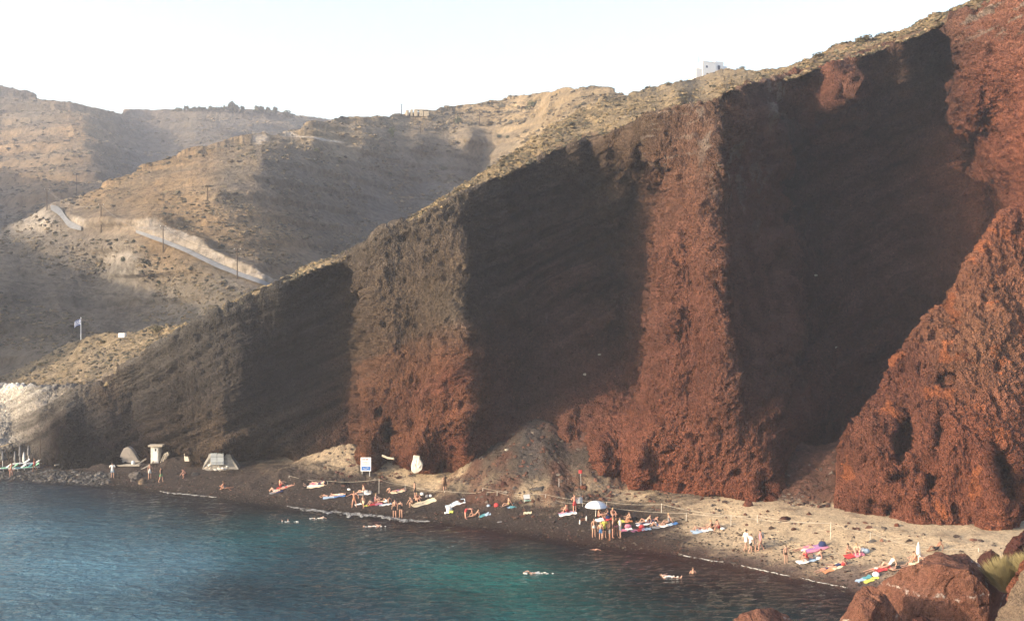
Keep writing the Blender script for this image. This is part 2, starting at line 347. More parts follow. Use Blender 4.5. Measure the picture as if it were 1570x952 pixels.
EDGES = [  # sharp arrises of the buttresses: column as a function of row, side that falls back, extra depth, reach in columns, rows it fades over
    (curve([(200, 1010), (240, 1020), (265, 1024), (300, 1018), (340, 1011), (400, 1004), (450, 997), (500, 994), (560, 990), (600, 981), (640, 962)]), -1, 10.0, 85, (225, 262, 600, 640)),
    (curve([(130, 1090), (170, 1100), (260, 1108), (350, 1112), (430, 1113), (500, 1119), (560, 1126), (640, 1130)]), 1, 4.5, 60, (150, 250, 560, 640)),
    (curve([(330, 700), (360, 716), (430, 719), (475, 706), (520, 724), (580, 744), (620, 727), (650, 712)]), 1, 3.0, 50, (325, 345, 640, 690)),
    (curve([(390, 540), (420, 549), (450, 554), (500, 545), (600, 548), (690, 552)]), -1, 3.5, 50, (385, 410, 690, 720)),
    (curve([(20, 1455), (35, 1462), (80, 1468), (108, 1480), (130, 1464), (190, 1459), (230, 1470)]), -1, 4.0, 45, (15, 35, 190, 225)),
    (curve([(120, 1164), (160, 1180), (250, 1194), (400, 1207), (560, 1214), (640, 1216)]), 1, 9.0, 70, (140, 180, 560, 640)),
    (curve([(90, 1312), (130, 1311), (165, 1309)]), 1, 3.0, 40, (85, 100, 165, 180)),
    (curve([(560, 275), (620, 282), (700, 283)]), -1, 2.0, 40, (560, 600, 690, 710))]
def main_post(U, V, D):
    U2 = U.copy()
    for e, sd, dep, reach, (a, b, c, d_) in EDGES:         # squeeze the flanks, so each buttress breaks off sharply
        q = (U-e(V)-5*fbm(V*.05, U*.01, 2.2+0*U, 5, .75))*sd; w = smooth(a, b, V)*smooth(d_, c, V)*smooth(0, 20, V-rim_y(U))
        U2 = U2+sd*w*np.where(q > 0, 17*np.exp(-q/45)*smooth(-.5, 1.2, q), -9*np.exp(np.minimum(q, 0)/40))
    D = main_rbf(U2, V)[..., 0]
    D = hollow_post(HOLLOWS)(U, V, D)
    for e, sd, dep, reach, (a, b, c, d_) in EDGES:
        q = (U-e(V)-5*fbm(V*.05, U*.01, 2.2+0*U, 5, .75))*sd
        D = D+.35*dep*smooth(-.5, 1.5, q)*np.exp(-np.maximum(q, 0)/reach)*smooth(a, b, V)*smooth(d_, c, V)*smooth(3, 26, V-rim_y(U))
    yl = 692-(U-320)*.47                                   # the orange ledge low on the dark face
    D = D-1.3*np.exp(-((V-yl)/7)**2)*smooth(300, 330, U)*smooth(500, 440, U)
    return D
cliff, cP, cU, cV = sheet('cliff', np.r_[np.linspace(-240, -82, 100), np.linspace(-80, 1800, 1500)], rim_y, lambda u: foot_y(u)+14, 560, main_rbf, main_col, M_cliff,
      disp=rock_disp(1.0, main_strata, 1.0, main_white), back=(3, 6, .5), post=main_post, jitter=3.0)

# ---- grassy top of the cliff
CREST = [(-80, 590, 180), (0, 566, 176), (60, 545, 172), (130, 517, 166), (180, 510, 160), (250, 503, 150), (290, 491, 141), (330, 475, 136), (430, 431, 134), (550, 378, 131), (680, 304, 129), (760, 256, 132), (830, 206, 144), (880, 172, 158), (920, 155, 166), (960, 147, 190),
         (1010, 133, 225), (1075, 118, 262), (1110, 105, 270), (1150, 108, 215), (1190, 107, 172), (1240, 90, 143), (1300, 70, 146), (1400, 42, 137), (1470, 14, 129), (1500, -1, 124), (1600, -45, 116), (1800, -130, 108)]
crest_y = curve([(a, b) for a, b, c in CREST])
top_rbf = RBF([(a, b, c+.9) for a, b, c in RIM]+[(a, b+6, c+1.6) for a, b, c in RIM]+CREST+[(60, 570, 158), (200, 530, 148), (130, 560, 148), (960, 172, 148), (1040, 148, 150), (900, 190, 150), (1110, 130, 145)], ys=1.0, eps=3)
TAN = (.22, .172, .110); TAN2 = (.19, .152, .103); OL = (.14, .12, .075)
top_col = RBF(cc((0, 580, TAN), (200, 530, TAN2), (100, 575, (.2, .16, .11)), (290, 500, TAN), (150, 590, (.14, .12, .10)), (430, 440, TAN), (700, 300, TAN), (900, 190, TAN), (960, 190, TAN), (1050, 150, TAN2), (1100, 145, TAN2), (1200, 112, TAN2), (1300, 90, (.2, .14, .1)), (1400, 60, TAN2), (1500, 10, TAN2), (1600, 0, TAN2)), ys=1, eps=10)
def grass_disp(scale, amp, dark=.5, terr=0.0, mask=None):
    def f(P, N, U, V, C):
        x, y, z = P[..., 0], P[..., 1], P[..., 2]
        s = scale
        b = fbm(x*.04/s, y*.04/s, z*.04/s, 4, .55)*2.2*s
        m = fbm(x*.22/s, y*.22/s, z*.3/s, 4, .6)*.55*s
        t = np.clip(pn(x*.9/s, y*.9/s, z*.9/s)-.1, 0, 1)*.40*s+np.clip(pn(x*1.9/s, y*1.9/s, z*1.9/s), 0, 1)*.35*s
        dd = amp*(b*.5+m+t)
        if terr:
            ph = (z+1.2*pn(x*.02, y*.02, 0*x))/(3.2*s); fr = ph-np.floor(ph)
            dd = dd+terr*s*(smooth(0, .25, fr)-fr)*1.6
        k = smooth(.0, .45, fbm(x*.5/s+5, y*.5/s, z*.5/s, 4, .7))*dark
        C = C*(1-k[..., None])+np.array((.085, .076, .056))*k[..., None]
        k2 = smooth(.1, .6, fbm(x*.06/s+15, y*.06/s, z*.1/s, 3, .6))*.5
        C = C*(1-k2[..., None])+np.array((.145, .122, .092))*k2[..., None]
        if mask is not None:
            q = mask(U, V); dd = dd*q[0]; C = C*(1-q[1][..., None])+q[2]*q[1][..., None]
        return dd, C
    return f
def grass_material(name, sc_=1.0):
    t = NT(name); c = t.col().outputs['Color']
    c = t.mix(c, t.ramp(t.noise(1.1/sc_, 8, .75), [(.32, .45), (.5, 1.0), (.7, 1.4)]), 1, 'MULTIPLY')
    c = t.mix(c, t.ramp(t.noise(.12/sc_, 4, .6, stretch=(1, 1, 3)), [(.35, .8), (.65, 1.15)]), 1, 'MULTIPLY')
    t.base(c).rough(1, .03).bump(t.noise(2.2/sc_, 8, .75), .5*sc_); return t.m
M_top = grass_material('dry hillside grass', 1.0)
def top_mask(U, V):
    k = smooth(2, 9, rim_y(U)-V); g = 1-smooth(2, 8, rim_y(U)-V); g = g*smooth(780, 900, U)*.7
    return .8+.2*k, g, np.array((.075, .045, .034))
hilltop, tP, tU, tV = sheet('cliff_top_terrain', np.linspace(-240, 1800, 1180), crest_y, lambda u: rim_y(u)+4, 110, top_rbf, top_col, M_top,
      disp=grass_disp(.7, .7, .5, mask=top_mask), back=(14, 60, 26), jitter=2.2, step=3)

# ---- middle hill with the road
MIDC = [(-80, 352, 240), (0, 352, 236), (30, 346, 234), (48, 333, 233), (62, 320, 232), (75, 315, 231), (115, 305, 235), (130, 299, 238), (200, 268, 248), (250, 246, 256), (300, 228, 262), (350, 216, 275), (400, 203, 292), (440, 206, 300), (480, 190, 318), (530, 183, 340), (620, 177, 370), (700, 165, 385), (800, 146, 375), (905, 135, 305), (935, 138, 290), (965, 152, 270), (1100, 170, 260)]
mid_y = curve([(a, b) for a, b, c in MIDC])
MID = MIDC+[(430, 222, 275), (400, 250, 240), (330, 300, 214), (240, 300, 222), (160, 330, 213), (200, 330, 210), (300, 345, 203), (420, 320, 220), (450, 380, 210), (415, 415, 190), (480, 222, 284), (560, 224, 305), (640, 222, 335), (720, 214, 350), (560, 240, 302), (650, 240, 338), (650, 290, 325), (740, 240, 358), (740, 280, 350), (560, 330, 275), (780, 215, 352), (790, 240, 330), (830, 180, 345),
    (-80, 560, 170), (0, 560, 172), (60, 520, 176), (120, 510, 181), (200, 490, 189), (260, 485, 188), (200, 445, 196), (100, 450, 192), (0, 450, 184), (-80, 450, 178), (0, 400, 205), (60, 400, 208), (260, 450, 192), (320, 465, 176), (110, 385, 212), (160, 405, 206), (120, 370, 212), (225, 345, 201), (340, 395, 190), (405, 425, 182), (205, 362, 200), (270, 385, 191), (330, 413, 184),
    (200, 395, 194), (290, 415, 185), (700, 300, 310), (760, 300, 300), (860, 170, 300), (900, 180, 240), (1000, 220, 200)]
mid_rbf = RBF(MID, ys=1, eps=4)
WARM = (.235, .168, .102); GRY = (.135, .117, .096); PALE = (.27, .245, .21)  # WARM on sunlit slopes, GRY on shaded ones: light partly in the colour
mid_col = RBF(cc((0, 560, GRY), (0, 450, GRY), (100, 500, GRY), (200, 470, GRY), (300, 450, GRY), (30, 400, GRY), (60, 340, PALE), (120, 355, (.22, .19, .16)), (150, 400, (.16, .14, .115)), (200, 330, (.19, .145, .10)), (250, 400, WARM), (290, 410, WARM), (230, 380, WARM), (200, 400, PALE), (340, 430, (.19, .17, .145)), (280, 435, (.21, .19, .165)), (150, 310, WARM), (250, 255, WARM), (300, 240, WARM), (350, 280, GRY), (300, 330, WARM), (380, 340, WARM),
    (420, 380, WARM), (500, 330, GRY), (450, 250, GRY), (600, 250, GRY), (700, 240, GRY), (560, 190, TAN), (480, 210, TAN), (600, 200, TAN2), (700, 190, TAN), (800, 170, TAN), (900, 150, TAN), (800, 220, TAN)), ys=1, eps=8)
ROADC = curve([(60, 320), (78, 320), (92, 326), (104, 345), (125, 353), (160, 352), (205, 356), (250, 372), (285, 386), (330, 408), (370, 424), (410, 438), (430, 448)])
ROADW = curve([(60, 5), (78, 9), (90, 16), (105, 14), (125, 7), (200, 5), (250, 8), (330, 9), (400, 8), (430, 7)])
CUT = curve([(100, 8), (125, 14), (205, 14), (235, 26), (270, 28), (300, 24), (350, 16), (400, 14), (430, 10)])
def mid_post(U, V, D):
    rc = ROADC(U); w = ROADW(U); m = smooth(95, 130, U)*smooth(445, 430, U)
    # cut bank above the road: steeper ground set back
    h = CUT(U); t = np.clip((rc-w*.5-V)/h, 0, 1); D = D+m*(-3.2*t*(1-smooth(.9, 1.6, (rc-w*.5-V)/h)))
    return D
def mid_mask(U, V):
    rc = ROADC(U); w = ROADW(U); m = smooth(55, 70, U)*smooth(445, 430, U)
    near = np.exp(-((V-rc)/(w*1.3+2))**2)*m
    h = CUT(U)+2.5*pn(U*.16, 0*U, .3+0*U); t = (rc-w*.5-V)/h
    bank = smooth(-.05, .08, t)*(1-smooth(.85, 1.05, t))*smooth(100, 120, U)*smooth(445, 430, U)*(.8+.2*pn(U*.5, V*.04, 0*U))
    bank = bank*(1-.75*smooth(120, 140, U)*smooth(215, 200, U))
    trk = curve([(425, 207), (450, 208), (470, 213), (520, 221), (540, 224)])(U); bank = np.maximum(bank, smooth(2.6, 1.2, np.abs(V-trk))*smooth(425, 440, U)*smooth(535, 515, U)*.9); bank = np.maximum(bank, smooth(16, 6, np.hypot(U-398, (V-216)*1.3))*.7)
    bank = np.maximum(bank, smooth(1.05, .6, np.hypot((U-60)/28, (V-338)/18)+.3*pn(U*.1, V*.1, 0*U))*.75); bank = np.maximum(bank, smooth(1.1, .6, np.hypot((U-185)/30, (V-398)/12)+.3*pn(U*.1, V*.1, 0*U))*.6)
    return 1-.93*np.clip(near, 0, 1), np.clip(bank, 0, 1), np.array((.36, .32, .27))
M_hill = grass_material('hill scrub and dry grass', 2.0)
hill, mP, mU, mV = sheet('hill', np.linspace(-260, 1100, 1250), mid_y, lambda u: np.interp(u, [-80, 200, 330, 430, 550, 680, 760, 900, 1100], [610, 560, 500, 470, 420, 345, 300, 240, 200]), 480, mid_rbf, mid_col, M_hill,
      disp=grass_disp(1.5, .33, .30, terr=.40, mask=mid_mask), back=(16, 110, 45), post=mid_post, jitter=2.0, step=4)

# ---- far hills
FARC = [(-330, 70, 560), (-80, 112, 560), (0, 130, 560), (60, 151, 550), (100, 162, 545), (130, 171, 545), (160, 175, 560), (200, 174, 620), (270, 171, 640), (340, 170, 640), (420, 174, 650), (450, 179, 660), (530, 186, 700), (620, 190, 700), (900, 200, 700)]
far_y = curve([(a, b) for a, b, c in FARC])
far_rbf = RBF(FARC+[(130, 190, 500), (150, 240, 430), (165, 290, 370), (60, 240, 440), (0, 200, 500), (0, 270, 420), (0, 340, 360), (75, 320, 350), (230, 260, 480), (220, 200, 590), (300, 205, 560), (190, 275, 430), (380, 195, 600), (350, 230, 520), (450, 200, 620), (100, 430, 300), (400, 430, 330), (900, 400, 500)], ys=1, eps=4)
far_col = RBF(cc((0, 150, GRY), (60, 190, GRY), (0, 220, WARM), (100, 240, WARM), (60, 280, WARM), (130, 200, WARM), (250, 230, (.11, .10, .088)), (300, 200, (.12, .108, .093)), (180, 260, (.115, .10, .085)), (0, 330, GRY), (400, 185, GRY), (450, 210, TAN2), (350, 180, GRY), (600, 200, TAN)), ys=1, eps=8)  # darker greys right of the spur put its shade into the colour
M_far = grass_material('far hill dry grass', 4.0)
far_hill, fP, fU, fV = sheet('far_hill', np.linspace(-330, 900, 860), far_y, lambda u: np.interp(u, [-80, 100, 300, 500, 900], [430, 430, 330, 300, 260]), 220, far_rbf, far_col, M_far,
      disp=grass_disp(3.0, .36, .32, terr=.6), back=(14, 260, 90), jitter=1.5, step=3)

# ---- unseen ridge west of the bay, added and shaped to shade the valley
gx, gy = np.meshgrid(np.linspace(-520, -92, 120), np.linspace(120, 620, 120), indexing='ij')
rx = np.interp(gy, [120, 150, 230, 350, 620], [-150, -165, -215, -285, -420]); rh = np.interp(gy, [120, 123, 131, 150, 171, 190, 230, 300, 360, 450, 620], [4, 18, 56, 59, 61, 66, 82, 102, 102, 96, 95])
gz = rh*np.exp(-((gx-rx)/np.where(gx > rx, 42, 160))**2)+3*fbm(gx*.02, gy*.02, 0*gx, 4)-6
west_shade_slope = mesh_np('west_shade_hill', np.stack([gx, gy, gz], -1).reshape(-1, 3), grid_faces(120, 120)[:, ::-1], M_hill, np.zeros((14400, 3))+np.array(GRY), True); west_shade_slope['kind'] = 'structure'

# ---- red headland on the right
HEADC = [(1291, 800, 99), (1292, 740, 99.5), (1293, 715, 100), (1300, 682, 100.5), (1312, 658, 101), (1330, 634, 101.5), (1350, 612, 102), (1366, 585, 102.5), (1378, 555, 103), (1400, 515, 104), (1430, 480, 105), (1455, 452, 106), (1470, 432, 106), (1500, 385, 107.5), (1530, 345, 109), (1570, 308, 110.5), (1620, 262, 112), (1700, 200, 114), (1850, 120, 116)]
head_y = curve([(a, b) for a, b, c in HEADC])
HFOOT = [(1291, 778), (1310, 784), (1340, 788), (1370, 793), (1410, 800), (1470, 801), (1500, 806), (1540, 809), (1558, 800), (1580, 788), (1650, 790), (1850, 800)]
hf_d = ray_ground([p[0] for p in HFOOT], [p[1] for p in HFOOT], base_z)
head_rbf = RBF([(a, b, float(c)) for (a, b), c in zip(HFOOT, hf_d)]+HEADC[2:]+[(1340, 700, 95.5), (1340, 660, 98), (1400, 640, 98), (1400, 720, 94), (1450, 560, 100), (1480, 640, 95.5), (1450, 700, 93), (1500, 720, 91.5), (1500, 500, 101.5), (1545, 600, 96), (1570, 450, 104), (1540, 760, 88.5), (1560, 720, 92), (1575, 770, 94), (1620, 600, 99), (1700, 700, 98), (1700, 450, 106)], ys=.6, eps=3)
head_col = RBF(cc((1300, 720, RU), (1350, 660, RU), (1400, 560, RU), (1450, 500, (.165, .080, .052)), (1500, 560, (.17, .085, .055)), (1500, 650, RU2), (1540, 400, (.17, .076, .048)), (1560, 320, RU2), (1560, 550, (.165, .080, .052)), (1400, 740, RU2), (1480, 760, RU2), (1540, 790, RU2), (1420, 620, RU), (1600, 700, RU)), ys=1, eps=8)
HH = [(1388, 672, 25, 46, 4.5, .15), (1441, 672, 17, 36, 3.8, .1), (1542, 735, 20, 52, 5.0, -.22), (1522, 700, 12, 34, 3.0, -.2), (1413, 781, 12, 20, 4.5, -.1), (1363, 783, 9, 14, 3.5, 0), (1333, 776, 6, 12, 2.5, 0), (1318, 776, 5, 12, 2.5, 0), (1380, 732, 22, 14, 1.5, 0), (1430, 745, 18, 24, 2.2, .3), (1330, 690, 10, 24, 1.2, 0), (1455, 585, 22, 18, 1.2, 0), (1464, 512, 8, 12, 1.5, 0)]
M_head = rock_material('red scoria rock', stone=1.2, bump=1.1)
def head_white(C, x, y, z, U, V):
    m = smooth(.32, .6, fbm(x*.35, y*.35, z*.35, 4, .6))[..., None]*.8
    return C*(1-m)+np.array((.24, .085, .040))*m
headland, hP, hU, hV = sheet('headland', np.r_[np.linspace(1291, 1580, 560), np.linspace(1582, 1850, 100)], head_y, lambda u: np.interp(u, [p[0] for p in HFOOT], [p[1] for p in HFOOT])+14, 480, head_rbf, head_col, M_head,
      disp=rock_disp(1.15, None, .85, head_white), back=(12, 16, 9), post=hollow_post(HH), jitter=4.0)

# ---- beach with the scree cones at the foot of the cliff
xs = np.concatenate([np.linspace(-260, -75, 60), np.linspace(-74.8, 52, 760), np.linspace(53, 160, 60)]); ss = np.concatenate([np.linspace(-40, -6, 20), np.linspace(-5.8, 36, 300), np.linspace(37, 70, 12)])
BX = np.repeat(xs[:, None], len(ss), 1); BY = shore(xs)[:, None]+ss[None]+0*BX
BZ = beach_z(BX, BY); flat = smooth(.6, .2, np.abs(np.gradient(BZ, axis=1)/np.gradient(BY, axis=1)))
steepness = BZ-base_z(BX, BY)
rough = smooth(.1, .8, steepness)
BZd = BZ+.07*fbm(BX*.6, BY*.6, 0*BX, 3)+(.03+.10*rough)*fbm(BX*2.1, BY*2.1, 0*BX, 3, .7)+rough*.12*fbm(BX*.8, BY*.8, 3+0*BX, 3, .6, True)
bpx = CX+F*BX/BY; bpy_ = HY+F*(H-BZ)/BY
sand = RBF([(0, 720, 0), (200, 735, 0), (330, 740, .1), (480, 700, 1), (540, 690, 1.1), (600, 720, .8), (560, 715, .9), (560, 745, .15), (640, 733, 1.0), (690, 730, 1.0), (600, 738, .5), (640, 775, 0), (430, 745, .12), (450, 722, .3), (740, 732, 1.1), (720, 748, .7), (800, 745, 1.2), (860, 758, .9), (940, 762, .8), (820, 700, .7), (780, 700, .6), (860, 752, .8), (840, 680, .25), (900, 770, .15), (760, 780, 0), (900, 800, 0), (960, 790, .05), (980, 770, .6), (1040, 770, .5), (1100, 780, .9), (1150, 775, 1.1), (1000, 810, .25), (1080, 810, .95), (1050, 838, .35), (1120, 835, .8), (1130, 852, .5), (1200, 820, 1.0), (1220, 850, .8),
            (1190, 866, .5), (1250, 790, 1), (1250, 868, .7), (1230, 740, .2), (1320, 850, 1.0), (1300, 878, .45), (1350, 868, .7), (1400, 820, 1.1), (1450, 840, 1), (1540, 820, 1.2), (1330, 900, 0), (1500, 880, 1)], ys=1.6, eps=6)
SD = upsampled(sand, bpx, bpy_, 5)[..., 0]+.20*fbm(BX*.3, BY*.6, 0*BX, 6, .75)
SD = (smooth(.30, 1.0, SD)*(1-.9*smooth(.9, 2.4, steepness)*smooth(600, 640, bpx))*(1-.85*smooth(.25, .9, steepness)*smooth(1150, 1190, bpx)))[..., None]*(1-.3*rough[..., None])
darkc = np.array((.036, .028, .0245))*(1+2.2*smooth(950, 1250, bpx))[..., None]; sandc = np.array((.36, .285, .195)); redc = np.array((.075, .036, .026))
bc = darkc*(1-SD)+sandc*SD
rr = (smooth(600, 640, bpx)*rough*smooth(.05, .5, pn(BX*.35, BY*.35, 4+0*BX)+.25+.5*smooth(108, 1200, bpx)*0+smooth(1150, 1250, bpx)*.5))[..., None]
bc = bc*(1-rr*.8)+redc*(1-.35*smooth(1150, 1190, bpx)[..., None])*rr*.8
gr = (rough*smooth(30, 5, np.abs(bpx-815))*smooth(640, 660, bpy_)*smooth(745, 725, bpy_))[..., None]*.8
bc = bc*(1-gr)+np.array((.045, .043, .042))*gr
cone_ = (smooth(.0, .45, steepness+.25*fbm(BX*.6, BY*.6, 0*BX, 3))*smooth(1140, 1165, bpx))[..., None]; bc = bc*(1-cone_*.95)+np.array((.058, .030, .023))*(1+.5*fbm(BX*1.2, BY*1.2, 0*BX, 4, .7))[..., None]*cone_*.95
wet = smooth(1.6, .3, BY-shore(BX)+.8*pn(BX*.3, BY*0, 2+0*BX))[..., None]
bc = bc*(1-.35*wet)
redshore = (smooth(5, -2, BY-shore(BX))*smooth(700, 1000, bpx))[..., None]; bc = bc*(1-redshore*.6)+np.array((.045, .018, .013))*redshore*.6
tb = NT('beach of dark grit and pale sand'); c = tb.col().outputs['Color']
c = tb.mix(c, tb.ramp(tb.noise(4.5, 7, .8), [(.32, .45), (.5, 1.0), (.68, 1.45)]), 1, 'MULTIPLY')
vv = tb.voro(3.2); s_ = tb.n.new('ShaderNodeSeparateColor'); tb.link(vv.outputs['Color'], s_.inputs[0])
spk = tb.math('MULTIPLY', tb.ramp(vv.outputs['Distance'], [(.12, 1), (.26, 0)]), tb.ramp(s_.outputs[0], [(.6, 0), (.7, 1)]))
c = tb.mix(c, tb.mix(c, (.35, .32, .30), 1, 'MULTIPLY'), tb.math('MULTIPLY', spk, .8))
tb.base(c).rough(.95, .1).bump(tb.noise(3.5, 8, .75), .22)
beach = mesh_np('beach', np.stack([BX, BY, BZd], -1).reshape(-1, 3), grid_faces(*BX.shape), tb.m, np.clip(bc, .01, 1).reshape(-1, 3), True); beach['kind'] = 'structure'

# ---- sea
wx = np.concatenate([[-1150, -900, -400, -200, -120], np.linspace(-90, 60, 560), [80, 120, 250, 600, 1150]]); wy = np.concatenate([[-190, -150, -100, 20, 50], np.linspace(60, 140, 330), [160, 400, 800, 1250]])
WX, WY = np.meshgrid(wx, wy, indexing='ij')
inner = (WX > -91)*(WX < 61)*(WY > 59)*(WY < 141)
WZ = inner*(.05*fbm(WX*.35, WY*.7, 0*WX, 3)+.045*fbm(WX*.9, WY*1.7, 1+0*WX, 2))
wpx = np.clip(CX+F*WX/np.maximum(WY, 55), -300, 1800); wpy = np.clip(HY+F*H/np.maximum(WY, 55), 700, 1000)
DB = (.006, .026, .038); TL = (.004, .052, .060); TQ = (.005, .078, .074); DK = (.005, .006, .006); RB = (.020, .009, .007); LB = (.045, .11, .15)  # LB: pale sky reflection on the left water, put into the colour
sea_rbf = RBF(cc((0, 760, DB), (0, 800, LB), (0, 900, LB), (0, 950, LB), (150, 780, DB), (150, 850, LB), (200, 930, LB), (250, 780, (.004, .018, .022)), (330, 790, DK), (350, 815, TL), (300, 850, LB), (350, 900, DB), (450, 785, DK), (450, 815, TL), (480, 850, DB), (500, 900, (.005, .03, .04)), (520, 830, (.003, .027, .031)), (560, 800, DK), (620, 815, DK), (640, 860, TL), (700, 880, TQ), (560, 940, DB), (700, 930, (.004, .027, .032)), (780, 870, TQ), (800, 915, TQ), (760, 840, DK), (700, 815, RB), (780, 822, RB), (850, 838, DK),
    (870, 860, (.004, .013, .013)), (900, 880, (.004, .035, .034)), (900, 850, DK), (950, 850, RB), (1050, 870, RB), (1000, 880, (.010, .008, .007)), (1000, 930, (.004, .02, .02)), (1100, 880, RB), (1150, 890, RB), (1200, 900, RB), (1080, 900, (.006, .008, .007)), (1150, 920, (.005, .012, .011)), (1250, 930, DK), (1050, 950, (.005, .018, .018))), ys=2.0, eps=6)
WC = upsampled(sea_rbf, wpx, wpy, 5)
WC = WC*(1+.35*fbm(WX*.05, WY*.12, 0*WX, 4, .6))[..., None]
sh_d = shore(WX)-WY
alpha = smooth(-.3, 3.2, sh_d)*.75+.25; alpha = np.where(WY > 141, 1, alpha)
tw = NT('sea water'); vc = tw.col()
tw.base(vc.outputs['Color']).rough(.06, .5); tw.b.inputs['IOR'].default_value = 1.33
tw.link(vc.outputs['Alpha'], tw.b.inputs['Alpha'])
hw = tw.math('ADD', tw.noise(.75, 5, .6, stretch=(.8, 1.6, 1)), tw.math('MULTIPLY', tw.noise(2.6, 4, .6, stretch=(.7, 1.5, 1)), .35))
tw.bump(hw, .85)
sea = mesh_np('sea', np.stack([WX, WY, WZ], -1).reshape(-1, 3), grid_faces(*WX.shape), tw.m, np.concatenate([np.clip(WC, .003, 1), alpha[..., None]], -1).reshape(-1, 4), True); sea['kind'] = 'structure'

# ---- the hazy evening air
hz = NT('evening haze'); hz.n.remove(hz.b)
pv = hz.n.new('ShaderNodeVolumePrincipled'); pv.inputs['Color'].default_value = (.84, .88, 1.0, 1); pv.inputs['Density'].default_value = HAZE; pv.inputs['Anisotropy'].default_value = .25
hz.link(pv.outputs[0], hz.out.inputs['Volume'])
hv = np.array([(x, y, z) for x in (-1200, 1200) for y in (-200, 1300) for z in (-12, 190)], float)
haze = mesh_np('haze', hv, [[0, 1, 3, 2], [4, 6, 7, 5], [0, 4, 5, 1], [2, 3, 7, 6], [0, 2, 6, 4], [1, 5, 7, 3]], hz.m); haze['kind'] = 'stuff'

# ================================================================ THINGS
class MB:
    """collects boxes, tubes, lathes and sheets, then links them as ONE mesh"""
    def __init__(s): s.v = []; s.f = []; s.mi = []
    def add(s, vs, fs, mi=0):
        k = len(s.v); s.v += [tuple(v) for v in vs]; s.f += [[i+k for i in f] for f in fs]; s.mi += [mi]*len(fs); return s
    def box(s, c, size, rz=0, mi=0, bev=0, rx=0):
        c = Vector(c); sx, sy, sz = [q/2 for q in size]; R = Euler((rx, 0, rz)).to_matrix(); vs = []; fs = []
        b = min(bev, sx*.9, sy*.9)
        ring = [(-sx+b, -sy), (sx-b, -sy), (sx, -sy+b), (sx, sy-b), (sx-b, sy), (-sx+b, sy), (-sx, sy-b), (-sx, -sy+b)] if b > 0 else [(-sx, -sy), (sx, -sy), (sx, sy), (-sx, sy)]
        n = len(ring)
        for z in (-sz, sz): vs += [c+R@Vector((x, y, z)) for x, y in ring]
        fs = [list(range(n))[::-1], list(range(n, 2*n))]+[[i, (i+1) % n, n+(i+1) % n, n+i] for i in range(n)]
        return s.add(vs, fs, mi)
    def tube(s, pts, rs, n=6, mi=0, cap=True):
        pts = [Vector(p) for p in pts]; rs = rs if isinstance(rs, (list, tuple)) else [rs]*len(pts); vs = []
        up0 = None
        for i, p in enumerate(pts):
            t = (pts[min(i+1, len(pts)-1)]-pts[max(i-1, 0)]).normalized()
            a = t.cross(Vector((0, 0, 1))) if abs(t.z) < .95 else t.cross(Vector((1, 0, 0)))
            if up0 is not None and a.dot(up0) < 0: a = -a
            a.normalize(); up0 = a; b = t.cross(a)
            for k in range(n):
                th = 2*math.pi*k/n; vs.append(p+(a*math.cos(th)+b*math.sin(th))*rs[i])
        fs = [[i*n+k, i*n+(k+1) % n, (i+1)*n+(k+1) % n, (i+1)*n+k] for i in range(len(pts)-1) for k in range(n)]
        if cap: fs += [list(range(n))[::-1], list(range((len(pts)-1)*n, len(pts)*n))]
        return s.add(vs, fs, mi)
    def blob(s, c, r, mi=0, n=8, m=6, wob=.0, seed=0):
        vs = []; c = Vector(c); rnd = random.Random(seed)
        r = r if isinstance(r, (tuple, list)) else (r, r, r)
        vs.append(c+Vector((0, 0, -r[2])))
        for i in range(1, m):
            ph = -math.pi/2+math.pi*i/m
            for k in range(n):
                th = 2*math.pi*k/n; q = 1+wob*(rnd.random()-.5)*2
                vs.append(c+Vector((r[0]*math.cos(ph)*math.cos(th)*q, r[1]*math.cos(ph)*math.sin(th)*q, r[2]*math.sin(ph)*q)))
        vs.append(c+Vector((0, 0, r[2])))
        fs = [[0, 1+(k+1) % n, 1+k] for k in range(n)]
        for i in range(m-2):
            fs += [[1+i*n+k, 1+i*n+(k+1) % n, 1+(i+1)*n+(k+1) % n, 1+(i+1)*n+k] for k in range(n)]
        L = 1+(m-2)*n
        fs += [[L+k, L+(k+1) % n, len(vs)-1] for k in range(n)]
        return s.add(vs, fs, mi)
    def build(s, name, mat, parent=None, smooth_=False):
        o = mesh_np(name, s.v, s.f, mat, None, smooth_, parent)
        if isinstance(mat, (list, tuple)): o.data.polygons.foreach_set('material_index', s.mi)
        return o
def empty(name, loc, rz=0):
    o = bpy.data.objects.new(name, None); COL.objects.link(o); o.location = loc; o.rotation_euler = (0, 0, rz); o.empty_display_size = .3; return o
def copy_tree(o, parent=None):
    c = o.copy(); COL.objects.link(c); c.parent = parent
    for ch in o.children: copy_tree(ch, c)
    return c
def surf(P, px, py):
    """the point of a terrain skin that shows at a photo pixel"""
    q = P.reshape(-1, 3); ux = CX+F*q[:, 0]/q[:, 1]; uy = HY+F*(H-q[:, 2])/q[:, 1]
    return Vector(q[np.argmin((ux-px)**2+(uy-py)**2)])

